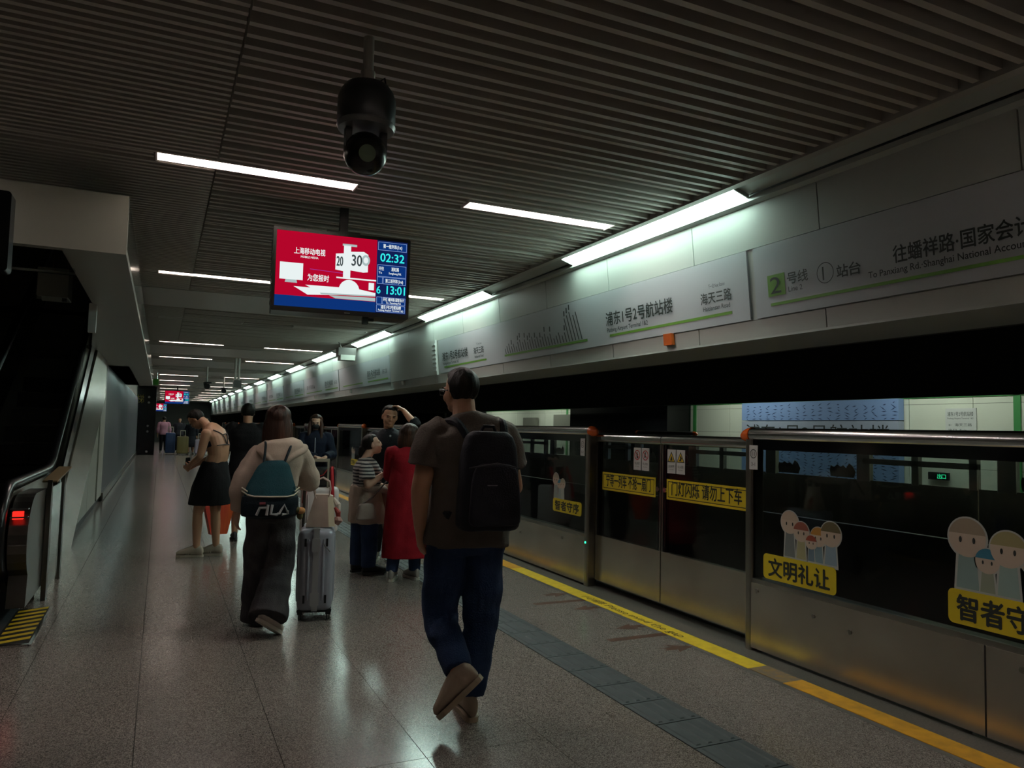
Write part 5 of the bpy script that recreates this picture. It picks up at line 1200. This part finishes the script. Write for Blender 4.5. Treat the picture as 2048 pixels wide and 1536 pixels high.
s = Person('short woman in a striped shirt with a beige jacket tied round her waist', (1.95, 7.65), 80, 1.45, 'fair', 1.12, .0085, hs=.215, hyaw=20, hpitch=14, J=dict(
    head=(0, .045, 1.315), neck=(0, -.035, 1.165), shR=(.155, -.085, 1.08), shL=(-.155, .05, 1.1), elR=(.25, -.1, .92), wrR=(.28, .05, 1.03), elL=(-.2, .12, .9), wrL=(-.05, .24, .875), hipL=(-.08, 0, .7), hipR=(.08, 0, .7),
    knR=(.08, .012, .38), anR=(.08, .012, .085), knL=(-.08, -.037, .37), anL=(-.08, -.045, .085), toeL=(-.1, 1, 0), toeR=(.15, 1, 0), palmR=(0, .3, -.6), palmL=(1, 0, 0), hdR=(.1, .85, .35), curlR=(.25, 0, 0)))
s.body(); s.hair('bun', 'black'); s.top(stripe_mat(), .75, -.0, .02, 1.1, 1.25, 'striped_shirt', chest=.02); s.trousers(DENIM, .02, 1.15, 1.45, .016, 'jeans'); s.shoes(mat('sneaker_black', '131315', .6, bump=(30, .2)), DSOLE, scale=1.1)
s.skirt(fabric('jacket_beige', 'b09d90', 'a08d81', .8, .2), .9, .52, .165, .2, .135, .175, (0, -.02), (0, .01), 'tied_jacket', wr=.014, kz=.3)
mb = MB(); limb(mb, [(.17, -.1, .89), (.18, .0, .875), (.13, .13, .86), (-.02, .17, .85)], [.03, .035, .035, .04], 10); limb(mb, [(.02, .17, .85), (.06, .2, .7), (.07, .2, .5), (.06, .2, .44)], [.045, .06, .05, .03], 10)
voxel(mb, .009, 'jacket_sleeves', MATS['cloth_jacket_beige'], s.root, 3, wr=.008)
cb = s.worn('shoulder_bag', 'small beige shoulder bag with a dark strap at the hip of the striped woman', 'bag')
soft_box(cb, 'body', (.225, -.1, .58), .08, .22, .16, fabric('bag_dusty', '93827a', '877670', .6, .15), .95)
lput(MB().tube([(.225, -.17, .72), (.225, -.03, .8), (.17, .14, .95), (.0, .16, 1.06), (-.1, .02, 1.13)], .008, 8), 'strap', mat('strap_brown', '4a3430', .6), cb)
cup = s.worn('paper_cup', 'brown cup held before the tied jacket of the striped woman', 'cup')
lput(MB().lathe([(.028, .83), (.036, .93), (.038, .935)], (-.015, .3, 0), 18), 'cup', mat('cup_brown', '6e5444', .6), cup); lput(MB().lathe([(.04, .933), (.04, .945), (.03, .952)], (-.015, .3, 0), 18), 'lid', mat('cup_lid', '3a2f2a', .5), cup)

# ---- man scratching his head
c = Person('man in a dark jacket raising one hand to scratch his head', (2.42, 8.35), 205, 1.74, 'tan', 1.0, .0085, hs=.25, hyaw=-16, hpitch=-8, hroll=-6, J=dict(
    head=(.045, .045, 1.618), neck=(.06, 0, 1.465), shR=(.23, 0, 1.385), shL=(-.12, .0, 1.405), elL=(-.25, .16, 1.545), wrL=(-.115, .08, 1.69), elR=(.27, .0, 1.1), wrR=(.24, .12, .9), hipL=(-.04, 0, .9), hipR=(.145, 0, .9),
    knL=(-.03, .03, .5), knR=(.15, .02, .5), anL=(-.02, .02, .085), anR=(.16, .0, .085), palmL=(.5, 0, -.8), hdL=(.85, -.1, .5), curlL=(.5, 0, 0)))
DJ = fabric('dark_jacket', '17191f', '121318', .7)
c.body(); c.hair('short', 'black'); c.top(DJ, 1.12, -.06, .024, 1.05, 1.1, 'jacket'); c.trousers(fabric('charcoal', '1a1a1e', '141418')); c.shoes(mat('shoe_white', 'b3ad9f', .6), WSOLE)
mb = MB(); limb(mb, [(.0, .07, 1.47), (.05, .075, 1.43), (.1, .07, 1.47)], [.012, .012, .012], 8); lput(mb, 'collar', mat('collar_grey', '3a3a40', .7), c.root)
mb = MB(); ell(mb, (.02, .125, 1.4), (.012, .005, .012)); lput(mb, 'badge', mat('badge_white', 'b8b9bd', .4), c.root)

# ---- woman in a long red coat
r = Person('woman in a long red coat with bobbed hair, seen from behind', (2.25, 7.23), 10, 1.55, 'fair', 1.0, .0085, hs=.215, hyaw=12, hpitch=-4, J=dict(
    head=(.01, .02, 1.425), elL=(-.165, .1, 1.02), elR=(.165, .1, 1.02), wrL=(-.08, .22, .98), wrR=(.08, .22, .98), anL=(-.13, -.03, .08), anR=(.1, .02, .08), knL=(-.1, .0, .43), knR=(.09, .02, .43), toeL=(.25, 1, 0), toeR=(-.35, .9, 0)))
REDC = fabric('red_coat', '981a26', '831420', .9, .2)
r.body(); r.hair('bob', 'brown', .17, 1.25)
r.top(REDC, 1.9, -.05, .02, 1.0, 1.1, 'coat_top', wr=.004); r.skirt(REDC, 1.22, .225, .15, .228, .1, .17, (0, -.01), (0, 0), 'coat', wr=.007, kz=.1)
mb = MB(); limb(mb, [(-.06, .0, 1.315), (0, -.055, 1.325), (.06, .0, 1.315)], [.02, .022, .02], 10); lput(mb, 'collar', REDC, r.root)
r.trousers(DENIM, .03, 1.0, 1.2, .012, 'jeans'); SILV = mat('sneaker_silver', '9a948e', .4, .35)
r.shoes(SILV, WSOLE, scale=1.12, stripes=mat('lace_white', 'c9c6c0', .6))

# ---- far travellers
def far(label, loc, th, H, topm, botm, sleeve=.7, hair='short', skirt=None, sk='tan'):
    p = Person(label, loc, th, H, sk, 1.05, .02); p.body(face=False); p.hair(hair, 'black', .2); p.top(topm, sleeve, -.04, .03, name='shirt', wr=0)
    if skirt: p.skirt(skirt, .95, .35, .17, .28, .12, .24, wr=0)
    else: p.trousers(botm, wr=0)
    p.shoes(mat('shoe_grey', '8d8a85', .6), WSOLE); return p
far('distant man in a pink shirt and black trousers walking away', (.18, 40.3), 0, 1.76, fabric('pink', 'b08494', 'a57a8b'), BLK, 1.6)
far('distant traveller in black with a grey shirt front', (.88, 40.9), 180, 1.72, fabric('far_grey', '2c2d33', '3a3b40'), BLK, 1.8)
fg = far('distant traveller in dark green carrying pale bags', (1.45, 42.0), 180, 1.7, fabric('far_green', '20352b', '2c4a3c'), BLK, 1.8)
far('distant woman in a long dark dress beside the pale lilac suitcase', (1.35, 38.4), 170, 1.66, fabric('far_dark', '191920', '222229'), BLK, 1.7, 'long', fabric('far_dress', '1d1c24', '26252d'))
far('distant traveller in a black jacket at the right of the far group', (2.05, 39.6), 200, 1.74, BLK, BLK, 1.8)
